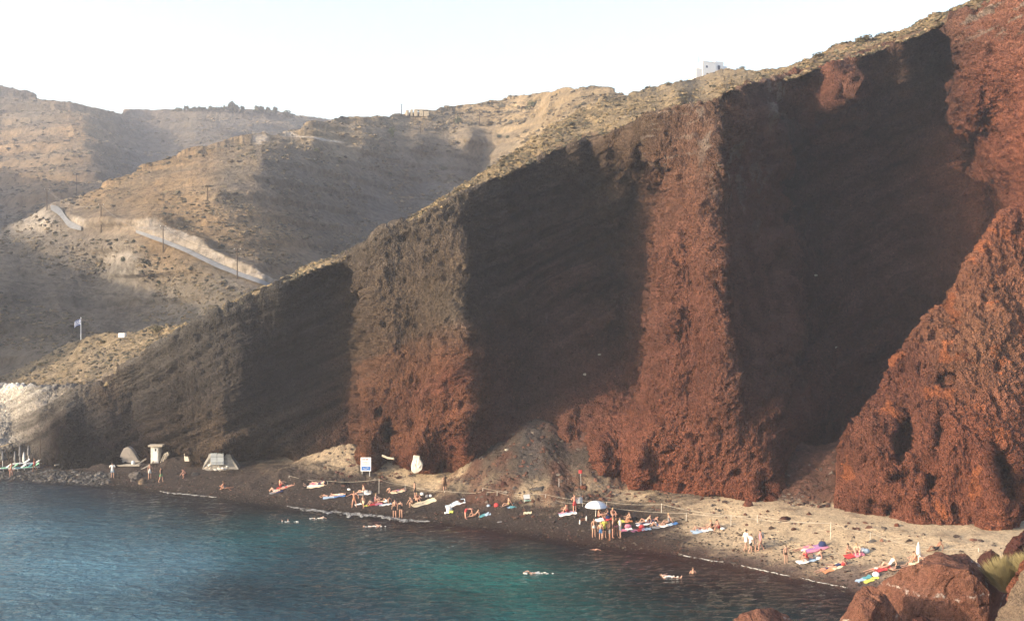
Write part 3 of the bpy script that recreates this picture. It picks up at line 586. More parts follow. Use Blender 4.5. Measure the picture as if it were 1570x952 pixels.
# ---------------------------------------------------------------- scattered ground cover (nobody could count it)
def scatter(name, pts, sizes, mat, cols, shape='tuft', label=None, squash=.6, cat=None):
    k = 6 if shape == 'tuft' else 5
    ang = np.arange(k)*2*np.pi/k
    base = np.concatenate([np.stack([np.cos(ang), np.sin(ang), 0*ang-.25], 1), np.stack([.8*np.cos(ang+.5), .8*np.sin(ang+.5), 0*ang+.5], 1), [[0, 0, .95]]])
    fs = []
    for i in range(k):
        j = (i+1) % k; fs += [[i, j, k+i], [j, k+j, k+i], [k+i, k+j, 2*k]]
    fs = np.array(fs); n = len(pts)
    th = RNG.rand(n)*6.28; c, s_ = np.cos(th), np.sin(th)
    V = np.repeat(base[None], n, 0)*(1+.6*(RNG.rand(n, len(base), 1)-.5)*2)
    sx = sizes*(.7+.6*RNG.rand(n)); sy = sizes*(.7+.6*RNG.rand(n)); sz = sizes*squash*(.7+.6*RNG.rand(n))
    X = V[..., 0]*sx[:, None]; Y = V[..., 1]*sy[:, None]
    V = np.stack([X*c[:, None]-Y*s_[:, None], X*s_[:, None]+Y*c[:, None], V[..., 2]*sz[:, None]], -1)+pts[:, None]
    Fc = (fs[None]+(np.arange(n)*len(base))[:, None, None]).reshape(-1, 3)
    Cc = np.repeat(cols[:, None], len(base), 1)*(1+.25*(RNG.rand(n, len(base), 1)-.5))
    o = mesh_np(name, V.reshape(-1, 3), Fc, mat, Cc.reshape(-1, 3), False); o['kind'] = 'stuff'
    if label: o['label'] = label
    if cat: o['category'] = cat
    return o
def pick(P, U, V, n, px0, px1, top=None, bot=None, rows=None):
    """random places on a skin, spread evenly over the picture area"""
    rows = rows or P.shape[1]
    i = RNG.randint(0, P.shape[0], n*3); j = RNG.randint(0, rows, n*3); u = U[i, j]; v = V[i, j]
    ok = (u > px0)*(u < px1)
    if top is not None: ok = ok*(v > top(u))
    if bot is not None: ok = ok*(v < bot(u))
    i, j = i[ok][:n], j[ok][:n]; return P[i, j], U[i, j], V[i, j]
def veg_cols(n, pal):
    pal = np.array(pal); return pal[RNG.randint(0, len(pal), n)]*(.75+.5*RNG.rand(n, 1))
tv = NT('scrub leaves'); tv.base(tv.mix(tv.col().outputs['Color'], tv.ramp(tv.noise(6, 4, .7), [(.3, .6), (.7, 1.3)]), 1, 'MULTIPLY')).rough(1, .02); M_scrub = tv.m
PAL = [(.10, .085, .06), (.075, .068, .05), (.13, .102, .068), (.06, .057, .043), (.15, .12, .075)]
p, u, v = pick(mP, mU, mV, 20000, -60, 1000, rows=480)
ok = (np.abs(v-ROADC(u)) > 16) | (u < 60); ok = ok & ~((v < ROADC(u)) & (v > ROADC(u)-32) & (u > 100) & (u < 440)); ok = ok & (pn(p[:, 0]*.05, p[:, 1]*.05, p[:, 2]*.08) > -.15)
p = p[ok]; scatter('hillside_scrub', p, (.15+.65*RNG.rand(len(p))**4)*np.clip(p[:, 1]/280, .5, 1.3), M_scrub, veg_cols(len(p), PAL), label='low dry scrub over the hillside behind the cliff', squash=.55)
p, u, v = pick(tP, tU, tV, 15000, -60, 1600, rows=110)
ok = v < rim_y(u)-3; p = p[ok]; scatter('cliff_top_scrub', p, .08+.32*RNG.rand(len(p))**4, M_scrub, veg_cols(len(p), PAL+[(.17, .135, .08)]), label='dry tufts and scrub along the cliff top', squash=.6)
p = tP[RNG.randint(90, 1180, 2600), RNG.randint(1, 12, 2600)]+RNG.randn(2600, 3)*[.1, .3, .05]; scatter('rim_tufts', p, .1+.28*RNG.rand(len(p))**2, M_scrub, veg_cols(len(p), PAL), label='dry tufts overhanging the rim of the cliff', squash=.7)
p, u, v = pick(fP, fU, fV, 7000, -60, 700, rows=220)
scatter('far_hill_scrub', p, .4+.9*RNG.rand(len(p))**3, M_scrub, veg_cols(len(p), PAL), label='low scrub over the farthest hill', squash=.5)
# pebbles
ts = NT('stones'); ts.base(ts.mix(ts.col().outputs['Color'], ts.ramp(ts.noise(9, 5, .7), [(.3, .65), (.7, 1.25)]), 1, 'MULTIPLY')).rough(.9, .15).bump(ts.noise(12, 5, .7), .04); M_stone = ts.m
def beach_pts(n, x0, x1, s0, s1, bias=1.0):
    x = x0+(x1-x0)*RNG.rand(n); s_ = s0+(s1-s0)*RNG.rand(n)**bias; y = shore(x)+s_
    return np.stack([x, y, beach_z(x, y)], 1)
p = beach_pts(9000, -62, 38, -.6, 9, 1.3); scatter('beach_pebbles', p, .04+.09*RNG.rand(len(p))**2, M_stone, veg_cols(len(p), [(.03, .025, .022), (.05, .035, .03), (.02, .018, .017), (.09, .075, .06), (.06, .03, .022)]), 'stone', 'dark pebbles and grit along the water edge', .6)
p = beach_pts(2300, -62, -45.5, -.7, 3.6, 1.3); scatter('shore_cobbles', p, .07+.2*RNG.rand(len(p))**2, M_stone, veg_cols(len(p), [(.04, .04, .04), (.07, .068, .066), (.11, .105, .10), (.025, .025, .025), (.05, .045, .04)]), 'stone', 'grey cobbles along the shore at the far end of the beach', .65)
def cone_pts(n, cx, cy, r, zmin):
    a = RNG.rand(n)*6.28; q = r*np.sqrt(RNG.rand(n)); x = cx+q*np.cos(a); y = cy-np.abs(q*np.sin(a)); z = beach_z(x, y); ok = z-base_z(x, y) > zmin; return np.stack([x, y, z], 1)[ok]
p = np.concatenate([cone_pts(3200, 4, 115, 11, .1), cone_pts(2200, 31.5, 105, 9, .1), cone_pts(900, -15, 122, 7, .1), cone_pts(900, 8, 112, 12, -.1), beach_pts(450, 10, 40, 10, 17)])
scatter('scree_rubble', p, .05+.22*RNG.rand(len(p))**4, M_stone, veg_cols(len(p), [(.075, .035, .025), (.055, .04, .034), (.09, .075, .065), (.045, .03, .025), (.11, .055, .04)]), 'stone', 'loose rubble on the scree cones at the cliff foot', .7)
# ---- foam where small waves break
def foam(name, pxa, pxb, wid, off, label, seed, thr=.05):
    n = int((pxb-pxa)/.6); u = np.linspace(pxa, pxb, n); xx = np.interp(u, [q[0] for q in _sh], [(q[0]-CX)/F*H*F/(q[1]-HY) for q in _sh]); m = 12
    env = np.sin(np.pi*np.linspace(0, 1, n))**.5; ww = wid*env*(.45+.75*np.abs(fbm(xx*.35+seed, 0*xx, 0*xx, 4, .7)))
    o0 = off+.45*fbm(xx*.25+seed, 3+0*xx, 0*xx, 3)
    t = np.linspace(0, 1, m)[None]; Y = shore(xx)[:, None]-o0[:, None]-ww[:, None]*(t+.5*pn(xx*1.3+seed, 0*xx, 0*xx)[:, None]); X = xx[:, None]+0*t
    Z = .05+.05*np.sin(np.pi*t)+.03*fbm(X*2, Y*4, 0*X, 3)
    keep = (fbm(X*1.3+seed, Y*5.5, 0*X, 4, .75) > thr+.5*np.abs(t-.5))[:-1, :-1].ravel()
    o = mesh_np(name, np.stack([X, Y, Z], -1).reshape(-1, 3), grid_faces(n, m)[keep][:, ::-1], plain('sea foam', (.30, .305, .30), .8, .2), None, True); o['kind'] = 'stuff'; o['label'] = label
foam('wave_foam', 246, 334, .7, .1, 'white foam of a small wave at the far end of the beach', 3, -.3)
foam('wave_foam', 440, 660, 2.2, .0, 'white foam of a breaking wave before the standing couple', 9, -.12)
0 and foam('wave_foam', 330, 900, .35, .25, 'thin broken foam line along the middle of the shore', 14)
foam('wave_foam', 1042, 1112, .34, .0, 'short foam fringe where the sand turns pale', 21, -.22)
foam('wave_foam', 1135, 1215, .30, .05, 'short foam fringe below the lone child', 23, -.22)
foam('wave_foam', 1228, 1300, .26, .0, 'short foam fringe nearest the boulders', 27, -.18)
0 and foam('wave_foam', 330, 430, .18, .0, 'faint foam line left of the breaking wave', 25)
0 and foam('wave_foam', 850, 960, .16, .4, 'faint foam line before the standing group', 31)

# ---------------------------------------------------------------- rocks and boulders
from mathutils import noise as mnoise
def boulder(name, pts, mat, label, cat='boulder', group=None, amp=.12, sc=1.2, sub=4, parent=None, veins=None):
    """a faceted rock: the hull of its corners, subdivided and roughened"""
    bm = bmesh_new(); vs = [bm.verts.new(p) for p in pts]
    r = bmesh.ops.convex_hull(bm, input=vs)
    bmesh.ops.delete(bm, geom=[g for g in set(r['geom_interior']+r['geom_unused']) if isinstance(g, bmesh.types.BMVert)], context='VERTS')
    bmesh.ops.triangulate(bm, faces=bm.faces)
    for k in range(sub):
        bmesh.ops.subdivide_edges(bm, edges=bm.edges, cuts=1, use_grid_fill=True)
        if 0: bmesh.ops.smooth_vert(bm, verts=bm.verts, factor=.05, use_axis_x=True, use_axis_y=True, use_axis_z=True)
    bm.normal_update()
    for v in bm.verts:
        q = v.co*sc
        n = mnoise.fractal(q, .7, 2.1, 6)*1.0+abs(mnoise.noise(q*.5+Vector((7, 3, 1))))*-1.6+max(0, mnoise.noise(q*2.3))*.7+.5*math.tanh(4*mnoise.noise(q*.8+Vector((1, 8, 4))))
        n -= 1.3*max(0, 1-abs(mnoise.noise(q*.75+Vector((4, 9, 2))))/.045)
        v.co += v.normal*amp*n
    me = bpy.data.meshes.new(name); bm.to_mesh(me); bm.free(); me.materials.append(mat); me.polygons.foreach_set('use_smooth', np.full(len(me.polygons), True))
    o = bpy.data.objects.new(name, me); COL.objects.link(o)
    if parent: o.parent = parent
    elif label: tag(o, label, cat, group)
    return o
import bmesh
def bmesh_new(): return bmesh.new()
def rock_mat2(name, c1, c2, white=.0):
    t = NT(name); n = t.noise(.8, 6, .65); c = t.mix(c1, c2, t.ramp(n, [(.35, 0), (.65, 1)]))
    c = t.mix(c, t.ramp(t.noise(6, 8, .75), [(.3, .5), (.5, 1), (.7, 1.5)]), 1, 'MULTIPLY')
    vv = t.voro(5.5); c = t.mix(c, t.mix(c, .4, 1, 'MULTIPLY'), t.ramp(vv.outputs['Distance'], [(.08, .9), (.2, 0)]))
    if white:
        s_ = t.n.new('ShaderNodeSeparateXYZ'); t.link(t.geo.outputs['Position'], s_.inputs[0])
        zz = t.math('ADD', s_.outputs[2], t.math('MULTIPLY', t.noise(1.2, 5, .6), 1.2)); zz = t.math('ADD', zz, t.math('MULTIPLY', s_.outputs[0], -.09))
        w = t.math('FRACT', t.math('MULTIPLY', zz, .62)); w = t.ramp(w, [(.44, 0), (.5, 1), (.56, 0)])
        w = t.math('MULTIPLY', w, t.ramp(t.noise(1.7, 5, .7), [(.47, 0), (.6, 1)]))
        c = t.mix(c, (.45, .40, .37), t.math('MULTIPLY', w, white))
    t.base(c).rough(1, .06).bump(t.noise(3, 10, .75), .22); vf = t.voro(12); t.bump(vf.outputs['Distance'], -.05); return t.m
M_b1 = rock_mat2('red brown boulder rock', (.12, .055, .040), (.15, .075, .054), 1.0)
M_b2 = rock_mat2('dark red rock', (.070, .026, .022), (.050, .024, .020))
M_b3 = rock_mat2('tan weathered rock', (.15, .115, .085), (.115, .085, .065))
M_b4 = rock_mat2('grey beach rock', (.06, .055, .052), (.10, .09, .085))
M_b5 = rock_mat2('rust rock', (.13, .048, .030), (.10, .042, .028))
def B3(*q): return [Vector(W(np.array(float(a)), float(b), float(c))) for a, b, c in q]
boulder('boulder', B3((1385, 872, 51), (1408, 862, 50.5), (1443, 866, 49), (1487, 872, 48.5), (1520, 906, 48.5), (1514, 975, 48), (1392, 975, 49), (1344, 900, 52), (1350, 975, 52),
                      (1436, 848, 53.5), (1458, 846, 54), (1482, 850, 54.5), (1506, 868, 55), (1552, 908, 56), (1530, 975, 56), (1400, 975, 56), (1380, 900, 56)), M_b1, 'big angular red-brown boulder crossed by white mineral streaks', amp=.10, sc=.9, sub=5)
boulder('boulder', B3((1283, 960, 47), (1292, 940, 47), (1306, 915, 47), (1322, 898, 47.2), (1338, 896, 47), (1352, 906, 46.6), (1368, 925, 46.5), (1386, 952, 46.5), (1390, 985, 46.5), (1283, 985, 47), (1330, 955, 45.4), (1320, 930, 46), (1340, 900, 49.5), (1380, 960, 49.5), (1290, 975, 49)), M_b1, 'rounded brown boulder leaning against the left side of the big streaked one', amp=.08, sc=1.2, sub=5)
boulder('boulder', B3((1112, 975, 58), (1122, 948, 58), (1136, 938, 57.5), (1164, 930, 57.5), (1190, 931, 58), (1206, 942, 58), (1222, 962, 58), (1230, 980, 58), (1150, 975, 56), (1200, 975, 56), (1170, 940, 60), (1200, 975, 61)), M_b1, 'red-brown rock rising from the water before the beach', amp=.10, sc=1.3)
boulder('boulder', B3((1394, 965, 43), (1400, 948, 43), (1414, 943, 43), (1428, 949, 43), (1436, 965, 43), (1415, 965, 42), (1415, 955, 44.5)), M_b2, 'small rock wedged below the big streaked boulder', amp=.05, sc=2.5, sub=4)
boulder('boulder', B3((1527, 848, 60), (1522, 862, 60), (1505, 868, 61), (1500, 856, 62), (1508, 846, 62), (1520, 845, 61), (1532, 855, 62), (1500, 880, 60), (1540, 880, 61), (1515, 860, 59)), M_b2, 'small dark red boulder between the big streaked one and the dry bush', amp=.08, sc=1.6)
boulder('boulder', B3((1539, 848, 58), (1540, 838, 58), (1552, 822, 58), (1568, 813, 58), (1600, 808, 58), (1620, 850, 58), (1600, 870, 57), (1545, 862, 57.5), (1560, 840, 56), (1600, 830, 62), (1560, 850, 62)), M_b2, 'dark purple-red boulder above the dry bush', amp=.12, sc=1.3)
boulder('boulder', B3((1541, 905, 44), (1552, 885, 44), (1566, 862, 44), (1600, 835, 44), (1640, 850, 44), (1640, 960, 44), (1560, 935, 43.2), (1545, 918, 43.5), (1600, 900, 46.5)), M_b5, 'rust red rock under the dry bush', amp=.10, sc=1.5)
boulder('boulder', B3((1518, 975, 38), (1530, 940, 38), (1548, 905, 38), (1568, 878, 38), (1600, 850, 38), (1660, 870, 38), (1660, 980, 38), (1560, 980, 36.5), (1600, 930, 36.6), (1600, 950, 41)), M_b3, 'smooth tan rock slab in the bottom corner', amp=.07, sc=1.2)
# the slope the boulders lie on (rises to the viewpoint path on the right)
gx, gy = np.meshgrid(np.linspace(12, 90, 110), np.linspace(20, 82, 110), indexing='ij')
ledge = np.interp(gy, [20, 36, 50, 60, 72, 82], [12, 15.5, 21.5, 25.5, 32.5, 42])
gz = -1.0+(gx-ledge)*.34+.5*fbm(gx*.3, gy*.3, 0*gx, 4)
lim = H-(960-HY)/F*gy*1.02+np.maximum(gx/gy-(1530-CX)/F, 0)*40
near_slope = mesh_np('near_slope', np.stack([gx, gy, np.minimum(gz, lim)], -1).reshape(-1, 3), grid_faces(110, 110), M_b1, None, True); near_slope['kind'] = 'structure'
def dry_bush(c, r, h, n, label, mat):
    root = empty('dry_bush', c); tag(root, label, 'bush'); rnd = np.random.RandomState(5)
    a = rnd.rand(n)*6.28; q = r*np.sqrt(rnd.rand(n)); bx, by = q*np.cos(a)*.5, q*np.sin(a)*.5; L = h*(.5+.5*rnd.rand(n))
    dx = q*np.cos(a)*1.1+.2*rnd.randn(n); dy = q*np.sin(a)*1.1+.2*rnd.randn(n); w = .022+.016*rnd.rand(n)
    top = L*np.sqrt(np.clip(1-(q/r)**2*.6, .2, 1))
    b = np.stack([bx, by, 0*bx], 1); m = np.stack([bx*.5+dx*.5, by*.5+dy*.5, top*.6], 1); t = np.stack([dx, dy, top], 1)
    s_ = np.stack([-np.sin(a+.8), np.cos(a+.8), 0*a], 1)*w[:, None]
    V = np.stack([b-s_, b+s_, m-s_, m+s_, t], 1).reshape(-1, 3); k = (np.arange(n)*5)[:, None]
    Fc = np.concatenate([k+np.array([[0, 1, 3]]), k+np.array([[0, 3, 2]]), k+np.array([[2, 3, 4]])])
    mesh_np('blades', V, Fc, mat, None, False, root); return root
M_straw = plain('pale straw', (.21, .18, .095), .9, .1, .35, 3)
cbush = B3((1552, 905, 50))[0]; dry_bush(cbush, 1.15, 1.75, 3600, 'pale straw-coloured dry bush among the boulders', M_straw)
cb2 = B3((1590, 890, 48))[0]; dry_bush(cb2, .9, 1.5, 1800, 'dry straw bush at the edge of the picture behind the tan slab', M_straw)
# rocks lying on the beach
def stone_at(px, py, w, h, mat, label, seed, fn=on_beach, cat='rock', group=None):
    c = fn(px, py); rnd = random.Random(seed); pts = []
    for k in range(16):
        a = rnd.random()*6.28; z = rnd.random(); q = math.sqrt(max(0, 1-(z*.85)**2)); pts.append(c+Vector((w/2*q*math.cos(a), w*.4*q*math.sin(a), z*h-.05)))
    for a in range(6): pts.append(c+Vector((w/2*math.cos(a), w*.42*math.sin(a), -.1)))
    return boulder('beach_rock', pts, mat, label, cat, group, amp=.06*w, sc=1.6/w, sub=2)
ROCKS = [(210, 731, 2.2, .8, M_b4, 'long grey rock lying on the shore right of the man in the white shirt'), (203, 737, .6, .4, M_b4, 'small dark rock just before the long grey shore rock'), (219, 741, 1.0, .7, M_b3, 'pale pointed rock at the waterline'), (235, 738, .4, .35, M_b4, 'dark stone right of the pale pointed rock'),
         (167, 740, 1.0, .35, M_b4, 'flat grey rock at the water left of the man in the white shirt'), (82, 735, 1.1, .7, M_b4, 'pale grey rock at the waterline among the cobbles'), (110, 737, .8, .4, M_b4, 'low grey rock at the waterline by the cobbles'),
         (774, 744, .9, .5, M_b2, 'dark red rock at the foot of the central scree'), (1147, 776, .9, .6, M_b5, 'red block on the sand below the big pillar'), (1205, 796, 1.3, .35, M_b2, 'flat reddish rubble pile on the pale sand'), (826, 749, 1.6, .35, M_b4, 'low grey slab on the sand at the scree foot'),
         (300, 728, 1.0, .4, M_b4, 'grey rock behind the crouching person'), (1338, 831, .7, .25, M_b4, 'stone at the foot of a rope stake on the sand'), (1375, 806, .5, .3, M_b5, 'red stone on the sand before the headland'), (790, 748, .7, .25, M_b4, 'dark stone left of the low grey slab'), (895, 747, .8, .3, M_b5, 'rust stone beside the red-topped pole')]
for i, (px, py, w, h, m, lb) in enumerate(ROCKS): stone_at(px, py, w, h, m, lb, i)

# ---------------------------------------------------------------- house on the ridge
M_wh = plain('whitewash', (.80, .80, .79), .8, .2, .06, 1.5); M_dk = plain('dark window', (.03, .035, .05), .3, .5); M_bluew = plain('window frame blue', (.06, .10, .22), .5, .4)
hb = B3((1077, 119, 262))[0]
house = empty('white_house', hb, math.radians(24)); tag(house, 'white flat-roofed house standing on the ridge skyline', 'house')
MB().box((1.9, 2.2, 1.35), (3.8, 4.6, 4.7), bev=.03).build('wall', M_wh, house)
MB().box((5.0, 2.4, 1.9), (2.5, 4.0, 4.6), bev=.03).build('upper_block', M_wh, house)
MB().box((7.0, 2.8, 1.4), (1.6, 3.2, 4.0), bev=.03).build('side_wall', M_wh, house)
MB().box((1.9, -.12, 3.78), (3.9, .1, .16)).build('parapet', M_wh, house)
MB().box((-.9, 1.6, -.6), (1.8, 3.2, 5.4), bev=.03).build('annexe', M_wh, house)
def win(x, z, w, h, y=-.12):
    f = MB().box((x, y, z), (w+.12, .08, h+.12)).build('window', M_bluew, house); MB().box((x, y-.05, z), (w, .03, h)).build('pane', M_dk, f)
win(1.15, 2.6, .36, .36); win(4.9, 2.75, .55, .9, .36); win(.6, .3, .4, .35); win(2.6, .5, .35, .3)
MB().tube([(.3, 2, 3.6), (.3, 2, 5.2)], .03).build('aerial', M_dk, house)
# ruin on the skyline
rb = surf(mP, 640, 177); ruin = empty('ruined_building', rb-Vector((0, 0, .4)), math.radians(10)); tag(ruin, 'low pale roofless building with openings on the skyline', 'building')
M_bl = plain('sunbleached masonry', (.42, .36, .27), .9, .1, .2, 1)
for k, (x, w, h) in enumerate([(-3.3, .9, 1.9), (-1.9, .7, 2.1), (-.5, 1.1, 2.2), (1.3, 1.3, 2.0), (3.0, 1.6, 1.7)]):
    MB().box((x, 0, h/2), (w, 2.2, h), bev=.06).build('pier', M_bl, ruin)
MB().box((0, 1.5, .7), (8, .4, 1.5)).build('back_wall', M_bl, ruin); MB().box((1.5, 0, 2.1), (4.4, 2.3, .22)).build('roof_slab', M_bl, ruin)

# ---------------------------------------------------------------- poles, wires
M_pole = plain('weathered wooden pole', (.06, .045, .035), .9, .1); M_wire = plain('wire', (.05, .05, .05), .6, .3)
POLES = [(72, 322, 290, mP, 'wooden power pole at the bend of the road, furthest left'), (118, 302, 268, fP, 'wooden power pole standing behind the crest left of the spur'), (155, 357, 313, mP, 'wooden power pole above the narrow middle stretch of road'), (250, 387, 346, mP, 'wooden power pole beside the orange bank'), (364, 428, 381, mP, 'wooden power pole at the lower right end of the road'),
         (318, 305, 284, mP, 'short pole on the slope above the road'), (616, 177, 160, mP, 'thin pole on the skyline left of the roofless building'), (735, 190, 172, mP, 'thin pole on the grassy slope right of the round green bushes'), (645, 204, 190, mP, 'small post on the grassy slope between two green bushes')]
tops = []
for px, pb, pt, P, lb in POLES:
    b = surf(P, px, pb); h = (pb-pt)/F*b.y; r = empty('power_pole', b); tag(r, lb, 'pole', 'poles on the hillside'); q = max(.09, b.y*.00035)
    MB().tube([(0, 0, -.5), (0, 0, h*.5), (0, 0, h)], [q*1.15, q, q*.85], 7).build('shaft', M_pole, r)
    if h > 3.2:
        MB().box((0, 0, h*.965), (1.1, .09, .09)).build('crossarm', M_pole, r)
        for sx in (-.48, .48): MB().tube([(sx, 0, h*.97), (sx, 0, h*.97+.16)], .04).build('insulator', M_wh, r)
    tops.append(b+Vector((0, 0, h*.97)))
def wire(a, b, sag, label, r=.035, mat=None, name='wire', cat='wire', group=None, n=14):
    pts = [a.lerp(b, t/n)-Vector((0, 0, sag*4*(t/n)*(1-t/n))) for t in range(n+1)]
    o = MB().tube(pts, r, 4).build(name, mat or M_wire); return tag(o, label, cat, group)
wire(tops[0], tops[2], 1.6, 'wire sagging from the pole at the road bend to the next one', .028, plain('pale wire', (.2, .19, .18)))
wire(tops[2], tops[3], 1.8, 'wire sagging down toward the pole by the orange bank', .028, plain('pale wire', (.2, .19, .18)))
wire(tops[3], tops[4], 1.4, 'wire between the two poles nearest the cliff', .03)

# ---------------------------------------------------------------- road ribbon
flatP = mP[:, :480].reshape(-1, 3); fx_ = CX+F*flatP[:, 0]/flatP[:, 1]; fy_ = HY+F*(H-flatP[:, 2])/flatP[:, 1]
t_ = NT('dusty asphalt'); t_.base(t_.mix((.16, .165, .17), t_.ramp(t_.noise(.8, 5, .6), [(.3, .8), (.7, 1.2)]), 1, 'MULTIPLY')).rough(.9, .1)
def road_piece(pa, pb, n):
    Vr = []
    for a in np.linspace(pa, pb, n):
        w = float(ROADW(a)); c = float(ROADC(a))
        Vr.append([flatP[np.argmin((fx_-a)**2+(fy_-(c+k*w))**2)] for k in (-.42, 0, .42)])
    Vr = np.array(Vr); ker = np.ones(9)/9
    for k in range(3):
        for c in range(3): Vr[:, k, c] = np.convolve(np.pad(Vr[:, k, c], 4, 'edge'), ker, 'valid')
    dirv = Vr-np.array([0, 0, H]); dirv /= np.linalg.norm(dirv, axis=-1, keepdims=True)
    Vr = Vr+np.array([0, 0, .28])-dirv*.5
    o = mesh_np('road', Vr.reshape(-1, 3), grid_faces(n, 3)[:, ::-1], t_.m, None, True); o['kind'] = 'structure'
road_piece(76, 126, 40); road_piece(206, 436, 110)

# ---------------------------------------------------------------- trees and bushes on the hills
M_trunk = plain('bark', (.06, .045, .035), .9, .1)
def leaf_mat(c):
    key = ('leaf', c)
    if key not in _mats:
        t = NT('leaves'); t.base(t.mix(c, t.ramp(t.noise(2.5, 5, .7), [(.3, .6), (.7, 1.4)]), 1, 'MULTIPLY')).rough(.9, .1); _mats[key] = t.m
    return _mats[key]
def crown_mesh(r, h, n, seed, leaf, zc):
    rnd = np.random.RandomState(seed); k = 9
    cl = np.stack([rnd.randn(k)*.42, rnd.randn(k)*.42, rnd.randn(k)*.3], 1); idx = rnd.randint(0, k, n)
    d = rnd.randn(n, 3); d /= np.linalg.norm(d, axis=1)[:, None]; p = (cl[idx]+d*(.35+.25*rnd.rand(n, 1)))*[r, r, h/2]+[0, 0, zc]
    a = rnd.randn(n, 3); a /= np.linalg.norm(a, axis=1)[:, None]; b = np.cross(a, rnd.randn(n, 3)); b /= np.linalg.norm(b, axis=1)[:, None]; s_ = leaf*(.6+.8*rnd.rand(n, 1))
    V = np.stack([p-a*s_, p+b*s_*.6, p+a*s_, p-b*s_*.6], 1).reshape(-1, 3); return V, (np.arange(n)*4)[:, None]+np.arange(4)[None]
_protos = {}
def tree(name, loc, H_, R_, n, kind, label, cat, group=None, c=(.075, .08, .05), leaf=.16):  # default leaf colour is lightened to carry the distance haze
    key = (name, kind, c)
    if key in _protos: o = copy_tree(_protos[key])
    else:
        o = empty(name, (0, 0, 0)); m = MB(); rnd = random.Random(kind)
        if name in ('shrub', 'bush'):
            V, Fc = crown_mesh(1, 1.2, n, kind, leaf, .5); m.tube([(0, 0, -.2), (.05, 0, .5)], [.08, .04], 5)
        else:
            V, Fc = crown_mesh(.62, .85, n, kind, leaf, .72); m.tube([(0, 0, -.2), (.03, .02, .3), (.0, .05, .75)], [.055, .04, .015], 6)
            for k in range(4):
                a = rnd.random()*6.28; m.tube([(.02, .02, .35+.05*k), (.3*math.cos(a), .3*math.sin(a), .65+.05*k)], [.025, .008], 4)
        m.build('trunk', M_trunk, o); mesh_np('crown', V, Fc, leaf_mat(c), None, False, o); _protos[key] = o
    o.location = loc; o.scale = (R_, R_, H_); tag(o, label, cat, group); o.rotation_euler = (0, 0, random.random()*6.28); return o
for k in range(24):
    px = 270+k*4.1+random.uniform(-1, 1); b = surf(fP, px, float(far_y(px))+1.5)
    tree('tree', b-Vector((0, 0, .3)), random.uniform(2.3, 3.4), random.uniform(1.2, 1.8), 160, k % 3, 'small dark tree in the even row along the far skyline', 'tree', 'row of small trees on the far skyline')
for px, h, lb in [(354, 4.2, 'tallest tree at the right end of the skyline row'), (362, 3.4, 'dark tree just right of the tallest skyline tree'), (371, 2.8, 'smaller tree closing the first skyline clump'), (394, 3.2, 'leftmost tree of the second skyline clump'), (401, 3.0, 'second tree of the second skyline clump'), (411, 2.8, 'third tree of the second skyline clump'), (421, 3.0, 'last tree of the second skyline clump')]:
    b = surf(fP, px, float(far_y(px))+1.5); tree('tree', b-Vector((0, 0, .3)), h*1.15, h*.75, 420, 10, lb, 'tree', 'clumps of trees on the far skyline')
b = surf(fP, 441, 179); tree('bush', b, 3.0, 2.6, 500, 4, 'round bush alone on the skyline right of the tree clumps', 'bush')
GN = (.045, .055, .026)
for px, py, w, h, lb in [(703, 190, 2.0, 2.2, 'round dark green bush on the upper slope'), (600, 208, 1.8, 2.4, 'grey-green bush on the slope at left of the small post'), (818, 166, 3.0, 2.2, 'wide dark bush near the ridge crest'), (765, 212, 1.2, 1.2, 'dark bush at the top of the shaded gully'), (778, 213, 1.0, 1.0, 'smaller dark bush beside it at the top of the gully'),
                         (680, 262, 2.2, 1.3, 'broad dark bush in the shaded hollow'), (597, 270, 1.3, .9, 'dark low bush in the middle of the shaded slope'), (520, 250, 1.0, .8, 'small dark bush high on the shaded slope'), (485, 233, .9, .8, 'dark bush left on the shaded slope'), (190, 402, 1.0, .9, 'dark bush below the orange bank'), (245, 436, .7, .6, 'small dark bush on the gravelly bank')]:
    tree('shrub', surf(mP, px, py), h, w*.62, 420, 20, lb, 'bush', None, GN, .13)
for px, py, w, h, lb, P in [(1325, 66, 2.2, 1.5, 'large round bush on the cliff-top skyline', tP), (1255, 88, 1.5, .9, 'low bush on the skyline left of the large round one', tP), (1140, 104, 1.2, .8, 'dark bush on the skyline right of the white house', tP), (1350, 57, 1.1, .8, 'small bush right of the large round skyline bush', tP), (1024, 132, 1.4, 1.0, 'bush on the skyline left of the white house', tP), (1500, 4, 1.6, 1.1, 'bush at the highest corner of the cliff top', tP),
                         (242, 508, 2.1, 1.2, 'rounded straw-coloured shrub on the promontory crest', tP), (65, 560, 1.6, .8, 'pale shrub on the promontory left of the flag', tP), (160, 527, 1.4, .8, 'pale shrub right of the flagpole', tP)]:
    tree('shrub', surf(P, px, py), h*.6, w*.5, 420, 22, lb, 'bush', None, (.10, .088, .05) if P is tP else GN, .13)

